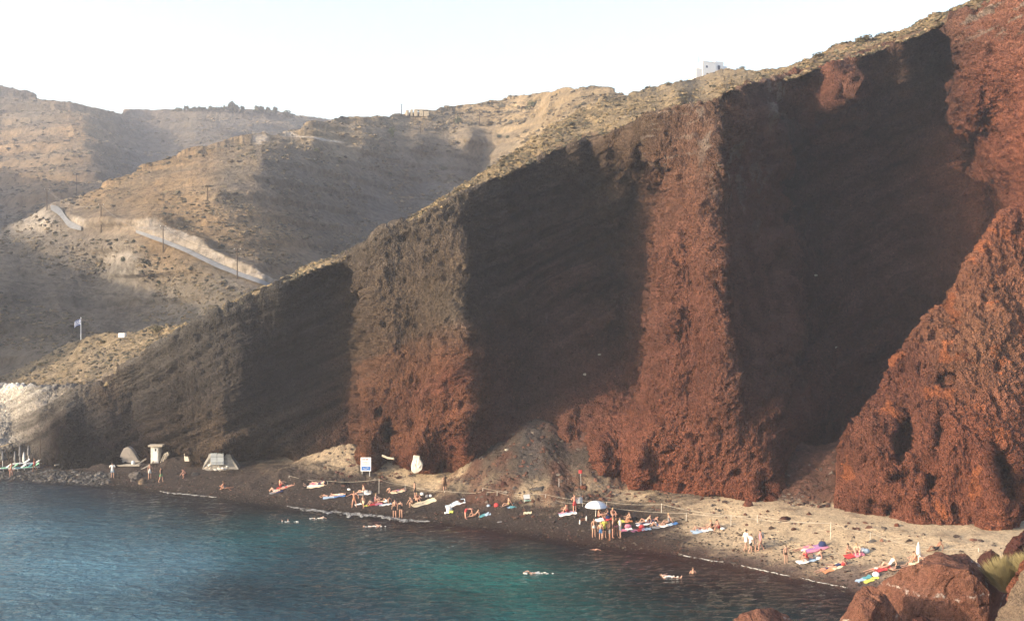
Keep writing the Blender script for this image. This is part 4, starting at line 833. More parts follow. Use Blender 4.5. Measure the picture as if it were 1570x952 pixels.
# ---------------------------------------------------------------- flag on the promontory
fb = surf(tP, 124, 521); fh = 33/F*fb.y; flag = empty('flagpole', fb); tag(flag, 'white flagpole with a blue and white striped flag on the promontory', 'flagpole')
MB().tube([(0, 0, -.3), (0, 0, fh)], [.07, .045], 8).build('pole', M_wh, flag); MB().blob((0, 0, fh+.06), .09).build('finial', M_wh, flag)
nx, nz = 28, 18; fw, fhh = 1.35, .9; m = MB(); vs = []
for i in range(nx+1):
    for j in range(nz+1):
        t = i/nx; vs.append((-.05-fw*.72*t, .14*math.sin(t*7)*t+.05*math.sin(j*.6), fh-.12-fhh*(1-j/nz)-.5*t*t))
fs, mis = [], []
for i in range(nx):
    for j in range(nz):
        a, q = i, nz-1-j; st = int((nz-1-j)/2)                     # nine stripes from the top
        blue = st % 2 == 0
        if a < 10 and (nz-1-j) < 10: blue = not (4 <= a < 6 or 4 <= (nz-1-j) < 6)
        fs.append([i*(nz+1)+j, (i+1)*(nz+1)+j, (i+1)*(nz+1)+j+1, i*(nz+1)+j+1]); mis.append(0 if blue else 1)
o = mesh_np('flag_cloth', vs, fs, [plain('flag blue', (.03, .10, .38)), plain('flag white', (.75, .75, .75))], None, True, flag); o.data.polygons.foreach_set('material_index', mis)
o = MB().box((0, 0, .3), (.9, .7, .6), bev=.05).build('white_container', M_wh); o.location = surf(tP, 187, 517); tag(o, 'small white container on the promontory crest right of the flag', 'container')

# ================================================================ THE BEACH AND ITS PEOPLE
SKINS = {'pale': plain('pale skin', (.52, .33, .25), .6, .3, .08, 20), 'tan': plain('tanned skin', (.36, .215, .155), .6, .3, .08, 20), 'red': plain('sunburnt skin', (.42, .225, .165), .6, .3, .08, 20), 'dark': plain('deeply tanned skin', (.20, .10, .065), .6, .3, .08, 20)}
CL = {'white': (.62, .62, .61), 'lightblue': (.27, .36, .47), 'blue': (.05, .13, .30), 'black': (.015, .015, .018), 'red': (.36, .045, .05), 'green': (.10, .28, .13), 'yellow': (.46, .46, .10), 'pink': (.48, .17, .24), 'orange': (.42, .19, .10), 'brown': (.06, .035, .025), 'navy': (.02, .03, .09), 'grey': (.16, .16, .17), 'cream': (.55, .48, .34), 'teal': (.08, .24, .28), 'purple': (.28, .14, .30)}
def cloth(c): return plain(c+' cloth', CL[c], .85, .15, .15, 14)
HAIR = {'dark': plain('dark hair', (.018, .013, .010), .6, .3), 'brown': plain('brown hair', (.07, .04, .022), .6, .3), 'fair': plain('fair hair', (.32, .22, .11), .6, .3), 'grey': plain('grey hair', (.3, .3, .29), .6, .3)}
V3 = Vector
def d_(x, y, z): return Vector((x, y, z)).normalized()
# a pose: directions of trunk, head, then per side upper arm, forearm, thigh, shin, foot (x right, y ahead, z up; the left side mirrors x unless given)
def pose(name, rnd):
    j = lambda s=.06: rnd.uniform(-s, s)
    P = dict(trunk=d_(j(), .03, 1), head=d_(j(.05), .08, 1), ua=[d_(-.25, -.05, -1), d_(.25, -.05+j(), -1)], fa=[d_(-.05, .25, -1), d_(.05, .3+j(), -1)], th=[d_(-.06, .03, -1), d_(.06, .03, -1)], sh=[d_(-.02, -.04, -1), d_(.02, -.04, -1)], ft=[d_(-.2, 1, -.25), d_(.2, 1, -.25)])
    if name == 'walk': P.update(th=[d_(-.04, .32, -1), d_(.04, -.22, -1)], sh=[d_(-.02, .02, -1), d_(.02, -.5, -1)], ua=[d_(-.2, -.35, -1), d_(.2, .3, -1)], ft=[d_(-.1, 1, -.1), d_(.1, 1, -.6)])
    if name == 'apart': P.update(th=[d_(-.22, .02, -1), d_(.22, .02, -1)], sh=[d_(-.12, 0, -1), d_(.12, 0, -1)], ua=[d_(-1, .15, -.45), d_(1, .1, -.45)], fa=[d_(-.2, .5, -.5), d_(.5, .6, -.2)])
    if name == 'hips': P.update(ua=[d_(-.6, -.25, -1), d_(.6, -.25, -1)], fa=[d_(.75, .3, -.45), d_(-.75, .3, -.45)])
    if name == 'holding': P.update(ua=[d_(-.25, .35, -1), d_(.35, .3, -.6)], fa=[d_(.3, 1, .1), d_(.9, .8, .2)])
    if name == 'phone': P.update(ua=[d_(-.2, .35, -.9), d_(.3, .3, -.9)], fa=[d_(.3, .7, .75), d_(-.1, .9, .6)], head=d_(0, .35, 1))
    if name == 'bend': P.update(trunk=d_(0, 1, .12), head=d_(0, .9, -.35), ua=[d_(-.1, .25, -1), d_(.1, .25, -1)], fa=[d_(0, .15, -1), d_(0, .1, -1)], th=[d_(-.1, -.12, -1), d_(.1, -.12, -1)], sh=[d_(-.03, .05, -1), d_(.03, .05, -1)])
    if name == 'sit': P.update(trunk=d_(j(), .22, 1), head=d_(0, .25, 1), ua=[d_(-.2, .55, -.7), d_(.2, .55, -.7)], fa=[d_(.25, 1, -.1), d_(-.25, 1, -.1)], th=[d_(-.15, .8, .62), d_(.15, .8, .62)], sh=[d_(0, .42, -1), d_(0, .42, -1)], ft=[d_(-.1, 1, -.2), d_(.1, 1, -.2)])
    if name == 'sitlong': P.update(trunk=d_(0, -.15, 1), head=d_(0, .15, 1), ua=[d_(-.3, -.4, -1), d_(.3, -.4, -1)], fa=[d_(-.1, -.35, -1), d_(.1, -.3, -1)], th=[d_(-.12, 1, .05), d_(.12, 1, .3)], sh=[d_(-.05, 1, -.1), d_(.05, .7, -.75)], ft=[d_(-.1, .5, .8), d_(.1, 1, -.1)])
    if name == 'lean': P.update(trunk=d_(0, -.8, .75), head=d_(0, -.25, 1), ua=[d_(-.25, -.35, -1), d_(.25, -.35, -1)], fa=[d_(-.05, .5, -1), d_(.05, .5, -1)], th=[d_(-.12, 1, .04), d_(.12, .8, .55)], sh=[d_(-.05, 1, -.03), d_(.05, .55, -.8)], ft=[d_(-.1, .4, .9), d_(.1, 1, -.1)])
    if name in ('supine', 'kneesup'):
        P.update(trunk=d_(0, -1, .03), head=d_(0, -1, .12), ua=[d_(-.4, 1, -.02), d_(.4, 1, -.02)], fa=[d_(-.05, 1, -.05), d_(.05, 1, -.05)], th=[d_(-.12, 1, 0), d_(.12, 1, 0)], sh=[d_(-.05, 1, -.02), d_(.05, 1, -.02)], ft=[d_(-.3, .35, .9), d_(.3, .35, .9)])
        if name == 'kneesup': P.update(th=[d_(-.12, .62, .78), d_(.12, .7, .70)], sh=[d_(0, .45, -.9), d_(0, .6, -.8)], ft=[d_(-.1, 1, -.1), d_(.1, 1, -.1)])
    if name == 'prone': P.update(trunk=d_(0, 1, .06), head=d_(.2, 1, .15), ua=[d_(-.8, .6, -.05), d_(.8, .6, -.05)], fa=[d_(.7, .8, 0), d_(-.7, .8, 0)], th=[d_(-.1, -1, 0), d_(.1, -1, 0)], sh=[d_(-.04, -1, .02), d_(.04, -1, .02)], ft=[d_(-.1, -1, -.15), d_(.1, -1, -.15)])
    if name == 'elbows': P.update(trunk=d_(0, 1, .42), head=d_(0, .6, .9), ua=[d_(-.2, .3, -1), d_(.2, .3, -1)], fa=[d_(.2, 1, -.05), d_(-.2, 1, -.05)], th=[d_(-.1, -1, -.02), d_(.1, -1, -.02)], sh=[d_(0, -1, .5), d_(.04, -1, .02)], ft=[d_(-.1, -1, .6), d_(.1, -1, -.15)])
    if name == 'crouch': P.update(trunk=d_(0, .65, .8), head=d_(0, .7, .6), ua=[d_(-.2, .6, -.8), d_(.2, .6, -.8)], fa=[d_(.05, .55, -.8), d_(-.05, .55, -.8)], th=[d_(-.25, 1, .12), d_(.25, 1, .12)], sh=[d_(-.02, -.35, -1), d_(.02, -.35, -1)], ft=[d_(-.1, 1, -.2), d_(.1, 1, -.2)])
    if name == 'swim': P.update(trunk=d_(0, 1, .10), head=d_(0, 1, .45), ua=[d_(-.5, 1, -.35), d_(.5, .8, .6)], fa=[d_(.1, 1, -.2), d_(-.1, 1, -.35)], th=[d_(-.1, -1, -.12), d_(.1, -1, -.12)], sh=[d_(0, -1, -.1), d_(0, -1, .02)], ft=[d_(-.1, -1, -.1), d_(.1, -1, -.1)])
    if name == 'float': P.update(trunk=d_(0, -1, .10), head=d_(0, -1, .35), ua=[d_(-1, .2, -.05), d_(1, .2, -.05)], fa=[d_(-.8, .5, 0), d_(.8, .5, 0)], th=[d_(-.12, 1, -.05), d_(.12, 1, -.05)], sh=[d_(0, 1, .0), d_(0, 1, .0)], ft=[d_(-.1, .5, .8), d_(.1, .5, .8)])
    return P
class Person:
    def __init__(s, px, py, pos, head_deg, skin, hair, clothes, label, group=None, h=1.70, female=False, longhair=False, water=0.0, cat='person', dz=0.0):
        s.__dict__.update(locals()); s.__dict__.pop('self', None)
def skeleton(p, rnd):
    k = p.h/1.70; P = pose(p.pos, rnd); R = {}
    pel = V3((0, 0, 0)); t = P['trunk']; side = V3((1, 0, 0)); fr = t.cross(side); fr.normalize()
    if p.pos in ('supine', 'kneesup', 'float'): pass
    waist = pel+t*.16*k; chest = pel+t*.36*k; neck = pel+t*.53*k; hd = neck+P['head']*.13*k; top = neck+P['head']*.22*k
    pts = [('pelvis', pel, .135, .095), ('waist', waist, .115 if not p.female else .100, .085), ('chest', chest, .145 if not p.female else .125, .105), ('neck', neck, .050, .050), ('head', hd, .078, .090), ('top', top, .062, .070)]
    E = [(0, 1), (1, 2), (2, 3), (3, 4), (4, 5)]; B = []
    idx = {n: i for i, (n, *_r) in enumerate(pts)}
    def addp(n, co, r, parent):
        pts.append((n, co, r, r)); idx[n] = len(pts)-1; E.append((idx[parent], idx[n]))
    for sd, sx in ((0, -1), (1, 1)):
        sp = chest+t*.10*k+side*sx*.175*k; q = 'LR'[sd]
        addp('sh'+q, sp, .055*k, 'chest'); el = sp+P['ua'][sd]*.28*k; addp('el'+q, el, .040*k, 'sh'+q)
        wr = el+P['fa'][sd]*.25*k; addp('wr'+q, wr, .026*k, 'el'+q); ha = wr+P['fa'][sd]*.075*k; addp('ha'+q, ha, .032*k, 'wr'+q)
        hp = pel+side*sx*.085*k-t*.05*k; addp('hp'+q, hp, .088*k, 'pelvis'); kn = hp+P['th'][sd]*.42*k; addp('kn'+q, kn, .056*k, 'hp'+q)
        mid = kn+P['sh'][sd]*.14*k; addp('ca'+q, mid, .054*k, 'kn'+q)
        an = kn+P['sh'][sd]*.41*k; addp('an'+q, an, .036*k, 'ca'+q); to = an+P['ft'][sd]*.17*k; addp('to'+q, to, .030*k, 'an'+q)
    return pts, E, idx, P, k, fr
def queue_person(p, i):
    rnd = random.Random(100+i); pts, E, idx, P, k, fr = skeleton(p, rnd)
    me = bpy.data.meshes.new('body'); me.from_pydata([q[1] for q in pts], E, []); o = bpy.data.objects.new('tmp_body', me); COL.objects.link(o)
    md = o.modifiers.new('skin', 'SKIN'); md.branch_smoothing = .4; sv = me.skin_vertices[0].data
    for n, q in enumerate(pts): sv[n].radius = (q[2]*(k if n < 6 else 1), q[3]*(k if n < 6 else 1)); sv[n].use_root = (n == 0)
    ms = o.modifiers.new('sub', 'SUBSURF'); ms.levels = 1; ms.render_levels = 1
    return o, pts, idx, P, k, fr
HANDF = [(-.028, .062, .2), (-.010, .078, .05), (.010, .074, -.05), (.027, .058, -.2)]
def finish_person(p, i, tmp, pts, idx, P, k, fr, dg):
    me0 = tmp.evaluated_get(dg).to_mesh(); n = len(me0.vertices); V = np.empty(n*3, np.float32); me0.vertices.foreach_get('co', V); V = V.reshape(-1, 3)
    faces = [list(f.vertices) for f in me0.polygons]; N = np.empty(n*3, np.float32); me0.vertices.foreach_get('normal', N); N = N.reshape(-1, 3)
    J = {q[0]: np.array(q[1]) for q in pts}
    # assign every body vertex to its bone
    bones = [('pelvis', 'waist'), ('waist', 'chest'), ('chest', 'neck'), ('neck', 'top')]+[(a+q, b+q) for q in 'LR' for a, b in (('sh', 'el'), ('el', 'wr'), ('wr', 'ha'), ('hp', 'kn'), ('kn', 'an'), ('an', 'to'))]+[('chest', 'shL'), ('chest', 'shR'), ('pelvis', 'hpL'), ('pelvis', 'hpR')]
    D = []; T = []
    for a, b in bones:
        d = J[b]-J[a]; t = np.clip(((V-J[a])@d)/max(d@d, 1e-9), 0, 1); D.append(np.linalg.norm(V-J[a]-t[:, None]*d, axis=1)); T.append(t)
    D = np.array(D); T = np.array(T); bi = D.argmin(0); bt = T[bi, np.arange(n)]; bn = [bones[q] for q in bi]
    mb = MB(); mb.add(V, faces, 0)
    for q, sd in (('L', -1), ('R', 1)):
        f = V3(J['ha'+q]-J['wr'+q]).normalized(); palm = V3(J['ha'+q]); lat = f.cross(V3((0, .3, 1))); lat = (lat if lat.length > .1 else V3((1, 0, 0))).normalized(); nrm = lat.cross(f)
        for dx, L, sp in HANDF:
            b = palm+lat*dx*k+f*.005; m_ = b+(f+lat*sp*-.3)*L*.55*k; e = m_+(f-nrm*.45)*L*.45*k; mb.tube([b, m_, e], [.0095*k, .008*k, .006*k], 5, 0)
        b = palm-f*.03*k+lat*.03*sd*k; mb.tube([b, b+(f*.7+lat*.8*sd)*.035*k, b+(f+lat*.6*sd)*.06*k], [.011*k, .009*k, .007*k], 5, 0)
    hc = V3(J['head']); up = V3(J['top']-J['neck']).normalized(); side = V3((1, 0, 0)); side = (side-up*side.dot(up)).normalized(); ff = up.cross(side)
    if p.pos in ('prone', 'elbows', 'swim', 'bend'): ff = up.cross(side)
    ff = -ff if ff.dot(V3((0, 1, .0)) if abs(up.y) < .75 else V3((0, 0, 1 if p.pos in ('supine', 'kneesup', 'float') else -1))) < 0 else ff
    mb.tube([hc+ff*.075*k+up*.02*k, hc+ff*.105*k-up*.018*k, hc+ff*.08*k-up*.025*k], [.008*k, .016*k, .010*k], 5, 0)
    for sx in (-1, 1):
        mb.blob(hc+side*sx*.088*k-up*.005*k, (.012*k, .022*k, .03*k), 0, 6, 4); mb.blob(hc+ff*.083*k+side*sx*.032*k+up*.018*k, .012*k, 1, 6, 4)
    mb.blob(hc+ff*.086*k-up*.048*k, (.022*k, .008*k, .007*k), 2, 6, 4)
    body = mb.build('person', [SKINS[p.skin], HAIR['dark'], plain('lips', (.30, .10, .08))], None, True)
    def shell(name, test, mat, infl):
        keep = np.array([test(bn[v], bt[v], V[v]) for v in range(n)]); fs = [f for f in faces if sum(keep[v] for v in f) >= (len(f)+1)//2]
        if not fs: return None
        used = sorted({v for f in fs for v in f}); mp = {v: a for a, v in enumerate(used)}
        vs = V[used]+N[used]*infl; return mesh_np(name, vs, [[mp[v] for v in f] for f in fs], mat, None, True, body)
    torso = {('pelvis', 'waist'), ('waist', 'chest'), ('chest', 'neck'), ('chest', 'shL'), ('chest', 'shR')}; hips = {('pelvis', 'hpL'), ('pelvis', 'hpR')}
    def leg(b): return b[0][:2] == 'hp'
    def arm(b): return b[0][:2] == 'sh'
    for c in p.clothes:
        kind, colr = c.split(':')
        if kind == 'trunks': shell('swim_shorts', lambda b, t, v: (b in hips) or (leg(b) and t < .55) or (b == ('pelvis', 'waist') and t < .5), cloth(colr), .018*k)
        if kind == 'brief': shell('swim_bottoms', lambda b, t, v: (b in hips) or (leg(b) and t < .12) or (b == ('pelvis', 'waist') and t < .25), cloth(colr), .010*k)
        if kind == 'bra': shell('bikini_top', lambda b, t, v: (b == ('waist', 'chest') and t > .70) or (b == ('chest', 'neck') and t < .12), cloth(colr), .012*k)
        if kind == 'suit': shell('swimsuit', lambda b, t, v: (b in hips) or (b in torso and not (b == ('chest', 'neck') and t > .35) and not b[1][:2] == 'sh') or (leg(b) and t < .10), cloth(colr), .010*k)
        if kind == 'shirt': shell('shirt', lambda b, t, v: (b in torso and not (b == ('chest', 'neck') and t > .6)) or (b in hips) or (arm(b) and t < .6), cloth(colr), .022*k)
        if kind == 'vest': shell('vest', lambda b, t, v: (b in torso and not (b == ('chest', 'neck') and t > .5)), cloth(colr), .018*k)
        if kind == 'dress': shell('dress', lambda b, t, v: (b in torso and not (b == ('chest', 'neck') and t > .5)) or (b in hips) or (leg(b) and t < .75), cloth(colr), .03*k)
        if kind == 'longshirt': shell('long_shirt', lambda b, t, v: (b in torso and not (b == ('chest', 'neck') and t > .6)) or (b in hips) or (arm(b)) or (leg(b) and t < .3), cloth(colr), .03*k)
        if kind == 'trousers': shell('trousers', lambda b, t, v: (b in hips) or leg(b) or (b[0][:2] == 'kn') or (b == ('pelvis', 'waist') and t < .5), cloth(colr), .018*k)
        if kind == 'pack':
            bc_ = V3(J['chest'])-V3(P['trunk'].cross(V3((1, 0, 0))))*-.0; back = -1 if P['trunk'].z > .5 else 1
            MB().box(bc_+V3((0, back*.19, -.03)), (.30, .17, .44), bev=.05).build('backpack', cloth(colr), body)
        if kind == 'towel':
            hnd = V3(J['haR']); vs = []; 
            for a in range(7):
                for b_ in range(7): vs.append(hnd+V3((-.35+.75*a/6, .05*math.sin(a*1.3), .06-.55*b_/6+.04*math.sin(a*2+b_))))
            mesh_np('held_towel', vs, grid_faces(7, 7), cloth(colr), None, True, body)
    if p.hair:
        def hairtest(b, t, v):
            if b != ('neck', 'top'): return False
            w = V3(v)-hc; return (w.dot(up) > .035*k) or (w.dot(ff) < -.01*k and w.dot(up) > (-.09*k if p.longhair else -.05*k))
        hm = shell('hair', hairtest, HAIR[p.hair] if p.hair in HAIR else cloth(p.hair.split('_')[0]), .016*k)
        if hm and p.longhair:
            m2 = MB(); b = hc-ff*.06*k+up*.02*k; m2.tube([b, b-ff*.04*k-up*.12*k, b-ff*.05*k-up*.26*k, b-ff*.04*k-up*.34*k], [.06*k, .07*k, .055*k, .02*k], 8); m2.build('long_hair', HAIR[p.hair] if p.hair in HAIR else HAIR['dark'], body)
    # ground contact
    pos = on_water(p.px, p.py) if p.water else on_beach(p.px, p.py)
    zmin = V[:, 2].min()
    flatpose = p.pos in ('supine', 'kneesup', 'prone', 'elbows', 'sit', 'sitlong', 'lean')
    body.rotation_euler = (0, 0, math.radians(p.head_deg)); cen = V3((V[:, :2].min(0)+V[:, :2].max(0))/2).to_3d() if flatpose else V3((0, 0, 0))
    if p.pos == 'crouch': cen = V3((0, .1, 0))
    cen.z = 0; cen.rotate(Euler((0, 0, math.radians(p.head_deg))))
    if flatpose:                                    # lie along the slope of the sand
        gx_ = float(beach_z(pos.x+.5, pos.y)-beach_z(pos.x-.5, pos.y)); gy_ = float(beach_z(pos.x, pos.y+.5)-beach_z(pos.x, pos.y-.5))
        nrm = V3((-gx_, -gy_, 1)).normalized(); qr = V3((0, 0, 1)).rotation_difference(nrm); body.rotation_mode = 'QUATERNION'
        body.rotation_quaternion = qr@Euler((0, 0, math.radians(p.head_deg))).to_quaternion(); cen.rotate(qr)
    body.location = pos-cen+V3((0, 0, (-zmin-.02) if not p.water else -p.water*p.h+(-zmin if p.pos not in ('swim', 'float') else .0)))+V3((0, 0, p.dz))
    if p.pos in ('swim', 'float'): body.location = pos+V3((0, 0, -.03))
    tag(body, p.label, 'person', p.group)
    return body
PEOPLE = []
def person(*a, **k): PEOPLE.append(Person(*a, **k))
G1, G2, G3_, G4, G5 = 'standing group by the water', 'sunbathers on the dark grit', 'sunbathers on the right part of the beach', 'swimmers', 'walkers at the far end of the beach'
person(17, 731, 'stand', 200, 'red', 'brown', ['brief:orange'], 'bather standing at the water before the leftmost sun loungers', G5)
person(53, 723, 'walk', 90, 'dark', 'dark', ['suit:red'], 'person walking between the loungers in a dark red swimsuit', G5)
person(172.5, 733, 'hips', 10, 'tan', 'dark', ['shirt:white', 'trunks:lightblue'], 'man in white shirt and light blue shorts looking at the cave', G5, h=1.8)
person(229.7, 734, 'stand', 30, 'tan', 'brown', ['trunks:white'], 'bare-chested man in white shorts below the white doorway', G5, h=1.75)
person(247, 739, 'walk', 250, 'tan', 'dark', ['vest:black', 'trunks:green'], 'person in dark vest and green shorts walking on the shore', G5)
person(284, 732, 'crouch', 100, 'red', 'dark', ['trunks:brown'], 'crouching sunburnt bather before the white stone post', G5)
person(342, 750, 'sit', 60, 'red', 'fair', ['brief:black'], 'sitting bather of the pair nearest the far waterline', G5)
person(349, 751, 'sitlong', 260, 'dark', 'dark', ['suit:grey'], 'darker bather leaning back in the pair nearest the far waterline', G5)
person(433, 745, 'sit', 300, 'red', 'dark', ['trunks:red'], 'sunburnt man sitting hunched, leftmost sunbather of the dark grit', G2)
person(421, 753, 'kneesup', 75, 'pale', 'brown', ['brief:white', 'bra:white'], 'pale sunbather lying with knees raised below the hunched man', G2)
person(440, 747, 'supine', 280, 'red', 'fair', ['brief:red'], 'sunbather lying flat right behind the hunched man', G2)
person(478, 743, 'supine', 100, 'pale', 'fair', ['suit:pink'], 'pale sunbather in pink lying among bags and towels', G2)
person(490, 743, 'elbows', 260, 'pale', 'dark', ['trunks:navy'], 'sunbather on elbows beside the one in pink', G2)
person(505, 761, 'prone', 80, 'tan', 'brown', ['brief:black'], 'sunbather face down, left one of the two on the long blue towel', G2)
person(519, 759, 'supine', 85, 'pale', 'dark', ['brief:white', 'bra:white'], 'sunbather face up, right one of the two on the long blue towel', G2)
person(543, 778, 'apart', 175, 'red', 'fair', ['brief:orange', 'bra:orange'], 'sunburnt woman standing legs apart with arms out near the water', G2, female=True)
person(557, 779, 'walk', 150, 'tan', 'fair', ['trunks:cream'], 'child standing right of the woman with arms out', G2, h=1.30)
person(552, 757, 'sitlong', 95, 'pale', 'brown', ['brief:white'], 'sunbather leaning back beside white bags', G2)
person(573, 772, 'kneesup', 110, 'pale', 'brown', ['suit:red'], 'sunbather in red lying on the red towel', G2)
person(579, 770, 'sit', 250, 'pale', 'fair', ['suit:pink'], 'woman in pink sitting behind the red towel', G2, female=True)
person(590, 771, 'lean', 60, 'tan', 'dark', ['trunks:white'], 'sunbather leaning back with legs toward the water right of the red towel', G2)
person(600, 754, 'kneesup', 60, 'tan', 'dark', ['brief:black'], 'sunbather with knees up left of the small cream towel', G2)
person(609, 753, 'prone', 285, 'red', 'dark', ['brief:purple'], 'sunbather lying face down on the small cream towel', G2)
person(605, 793, 'stand', 165, 'tan', 'dark', ['trunks:black'], 'man in black shorts standing in the foam', G2, h=1.8)
person(614.5, 793, 'phone', 160, 'tan', 'dark', ['suit:black'], 'woman in a black swimsuit standing in the foam', G2, female=True)
person(636, 764, 'stand', 90, 'tan', 'dark', ['trunks:black'], 'man standing behind the big cream towel', G2)
person(632.5, 777, 'crouch', 60, 'tan', 'brown', ['trunks:brown'], 'man crouching at the left corner of the big cream towel', G2)
person(641, 769, 'sit', 220, 'red', 'fair', ['suit:orange'], 'sitting woman in orange on the big cream towel', G2, female=True)
person(682, 753, 'stand', 15, 'tan', 'dark', ['dress:brown'], 'woman with long dark hair in a brown dress before the pale sand', G2, female=True, longhair=True)
person(715, 795, 'bend', 280, 'red', 'brown', ['trunks:red'], 'person in red bending over with hands down near the water', G2)
person(725, 793, 'lean', 90, 'tan', 'dark', ['brief:orange'], 'sunbather reclining before the one bending over', G2)
person(775, 777, 'sitlong', 110, 'tan', 'dark', ['brief:yellow'], 'sunbather sitting on the blue towel beside the red bag', G2)
person(866, 786, 'sit', 80, 'red', 'dark', ['trunks:red'], 'man sitting on the white and blue towel', G2)
person(881, 786, 'holding', 20, 'red', 'brown', ['trunks:red', 'towel:white'], 'man in red shorts standing and holding out a white towel', G2, h=1.8)
person(922, 794, 'sit', 250, 'red', 'brown', ['brief:red'], 'leftmost of the three people sitting under the parasol', G2)
person(929, 793, 'sit', 100, 'tan', 'brown', ['suit:navy'], 'middle one of the three people sitting under the parasol', G2)
person(941, 794, 'sit', 200, 'red', 'fair', ['trunks:blue'], 'rightmost of the three people sitting under the parasol', G2)
person(910.5, 823, 'stand', 190, 'tan', 'dark', ['brief:white', 'bra:brown'], 'woman in white bikini bottoms standing alone at the left of the group', G1, female=True, longhair=True)
person(921, 827, 'stand', 340, 'tan', 'fair', ['trunks:blue'], 'boy in blue shorts standing before the yellow top', G1, h=1.55)
person(926.5, 824, 'stand', 190, 'tan', 'dark', ['shirt:yellow', 'trunks:black'], 'person in bright yellow top and black shorts', G1)
person(935, 828, 'phone', 100, 'dark', 'brown', ['vest:brown', 'trunks:grey'], 'person in dark top looking down in the middle of the group', G1)
person(939.5, 824, 'stand', 260, 'red', 'fair', ['suit:brown'], 'fair-haired woman in a brown swimsuit in the group', G1, female=True)
person(944.5, 821, 'walk', 180, 'dark', 'dark', ['vest:brown', 'brief:pink'], 'person in brown and pink behind the man in white shorts', G1)
person(951, 824, 'stand', 100, 'tan', 'brown', ['vest:white', 'trunks:lightblue'], 'man in white top and light blue shorts, rightmost of the group', G1, h=1.8)
person(962.6, 799, 'sit', 95, 'tan', 'dark', ['trunks:black'], 'man sitting on the yellow towel with his back to the dark bag', G2)
person(987, 802, 'lean', 90, 'tan', 'brown', ['brief:white'], 'sunbather reclining right of the dark bag', G2)
person(998, 800, 'elbows', 270, 'red', 'dark', ['trunks:navy'], 'dark-haired sunbather on elbows', G2)
person(1008, 806, 'kneesup', 80, 'tan', 'brown', ['brief:blue'], 'sunbather with knees raised left of the small blue towel', G2)
person(1020, 804, 'sitlong', 100, 'tan', 'fair', ['suit:grey'], 'sunbather sitting at the small blue towel', G2)
person(1073, 812, 'kneesup', 95, 'tan', 'dark', ['brief:red'], 'sunbather lying with raised knees on the pale blue towel', G3_)
person(1088, 812, 'sit', 70, 'tan', 'fair', ['suit:brown'], 'fair-haired one of the pair sitting on the pale blue towel', G3_, female=True)
person(1098, 812, 'sit', 95, 'red', 'dark', ['trunks:red'], 'dark-haired one of the pair sitting at the pale blue towel', G3_)
person(1143.6, 844, 'walk', 290, 'tan', 'dark', ['longshirt:white'], 'person in a long white shirt, tallest of the four walkers', G3_, h=1.78)
person(1151, 847, 'walk', 280, 'tan', 'dark', ['shirt:white', 'trunks:black'], 'person in white top and black shorts among the four walkers', G3_, h=1.62)
person(1158, 845, 'stand', 270, 'tan', 'dark', ['suit:grey'], 'child among the four walkers', G3_, h=1.25)
person(1166, 844, 'walk', 80, 'red', 'dark', ['vest:pink', 'brief:pink', 'pack:grey'], 'walker in pink with a grey backpack', G3_, h=1.75)
person(1205, 863, 'stand', 195, 'tan', 'dark', ['brief:brown'], 'lone child standing near the water', G3_, h=1.45)
person(1232, 841, 'prone', 285, 'tan', 'dark', ['suit:pink'], 'left one of two sunbathers lying on the pink patterned towel', G3_)
person(1247, 839, 'prone', 280, 'tan', 'dark', ['suit:purple'], 'right one of two sunbathers lying on the pink patterned towel', G3_)
person(1233, 861, 'sit', 95, 'tan', 'cream_hat', ['shirt:red'], 'person in red shirt and pale hat sitting near the water', G3_)
person(1247, 857, 'lean', 80, 'red', 'dark', ['trunks:grey'], 'dark-haired sunbather leaning back right of the red shirt', G3_)
person(1266, 873, 'prone', 290, 'tan', 'brown', ['brief:navy'], 'sunbather face down with feet toward the water', G3_)
person(1284, 868, 'elbows', 280, 'tan', 'dark', ['trunks:navy'], 'sunbather on elbows left of the red bag', G3_)
person(1304, 850, 'sit', 240, 'tan', 'dark', ['brief:red'], 'left one of the pair sitting on the red towel', G3_)
person(1315, 851, 'sit', 160, 'pale', 'fair', ['brief:red', 'bra:white'], 'fair-haired one of the pair sitting on the red towel', G3_, female=True)
person(1342, 873, 'prone', 285, 'tan', 'brown', ['brief:white'], 'sunbather lying on the small red towel', G3_)
person(1360, 870, 'lean', 100, 'pale', 'fair', ['vest:white'], 'sunbather in white leaning back on the small red towel', G3_)
person(1377, 871, 'supine', 280, 'tan', 'brown', ['trunks:black'], 'sunbather lying between the red towel and the boulder', G3_)
person(1400, 863, 'sit', 90, 'red', 'brown', ['suit:orange'], 'sunbather sitting left of the white furled parasol behind the boulder', G3_)
person(1413, 861, 'sit', 250, 'pale', 'dark', ['shirt:white'], 'dark-haired person in white top right of the furled parasol', G3_)
person(1432, 845, 'lean', 100, 'dark', 'dark', ['trunks:black'], 'dark sunbather reclining furthest from the water behind the boulder', G3_)
person(433, 799, 'stand', 200, 'tan', 'dark', ['suit:black'], 'swimmer up to the neck, left one of the pair far out', G4, water=.86)
person(441.5, 798.5, 'stand', 170, 'red', 'brown', ['suit:black'], 'swimmer up to the neck, right one of the pair far out', G4, water=.84)
person(485, 794, 'swim', 270, 'pale', 'white_cap', ['suit:black'], 'swimmer in a white cap off the start of the breaking wave', G4, water=.9)
person(559, 807, 'stand', 90, 'tan', 'dark', ['suit:black'], 'dark head, leftmost of the three bathers below the breaking wave', G4, water=.88)
person(573, 806.5, 'float', 100, 'pale', 'fair', ['brief:white'], 'pale bather floating in the middle of three below the breaking wave', G4, water=.9)
person(584, 806.5, 'stand', 200, 'tan', 'dark', ['suit:black'], 'rightmost of the three bathers below the breaking wave', G4, water=.89)
person(903, 843, 'swim', 270, 'red', 'dark', ['trunks:black'], 'swimmer close to shore before the standing group', G4, water=.9)
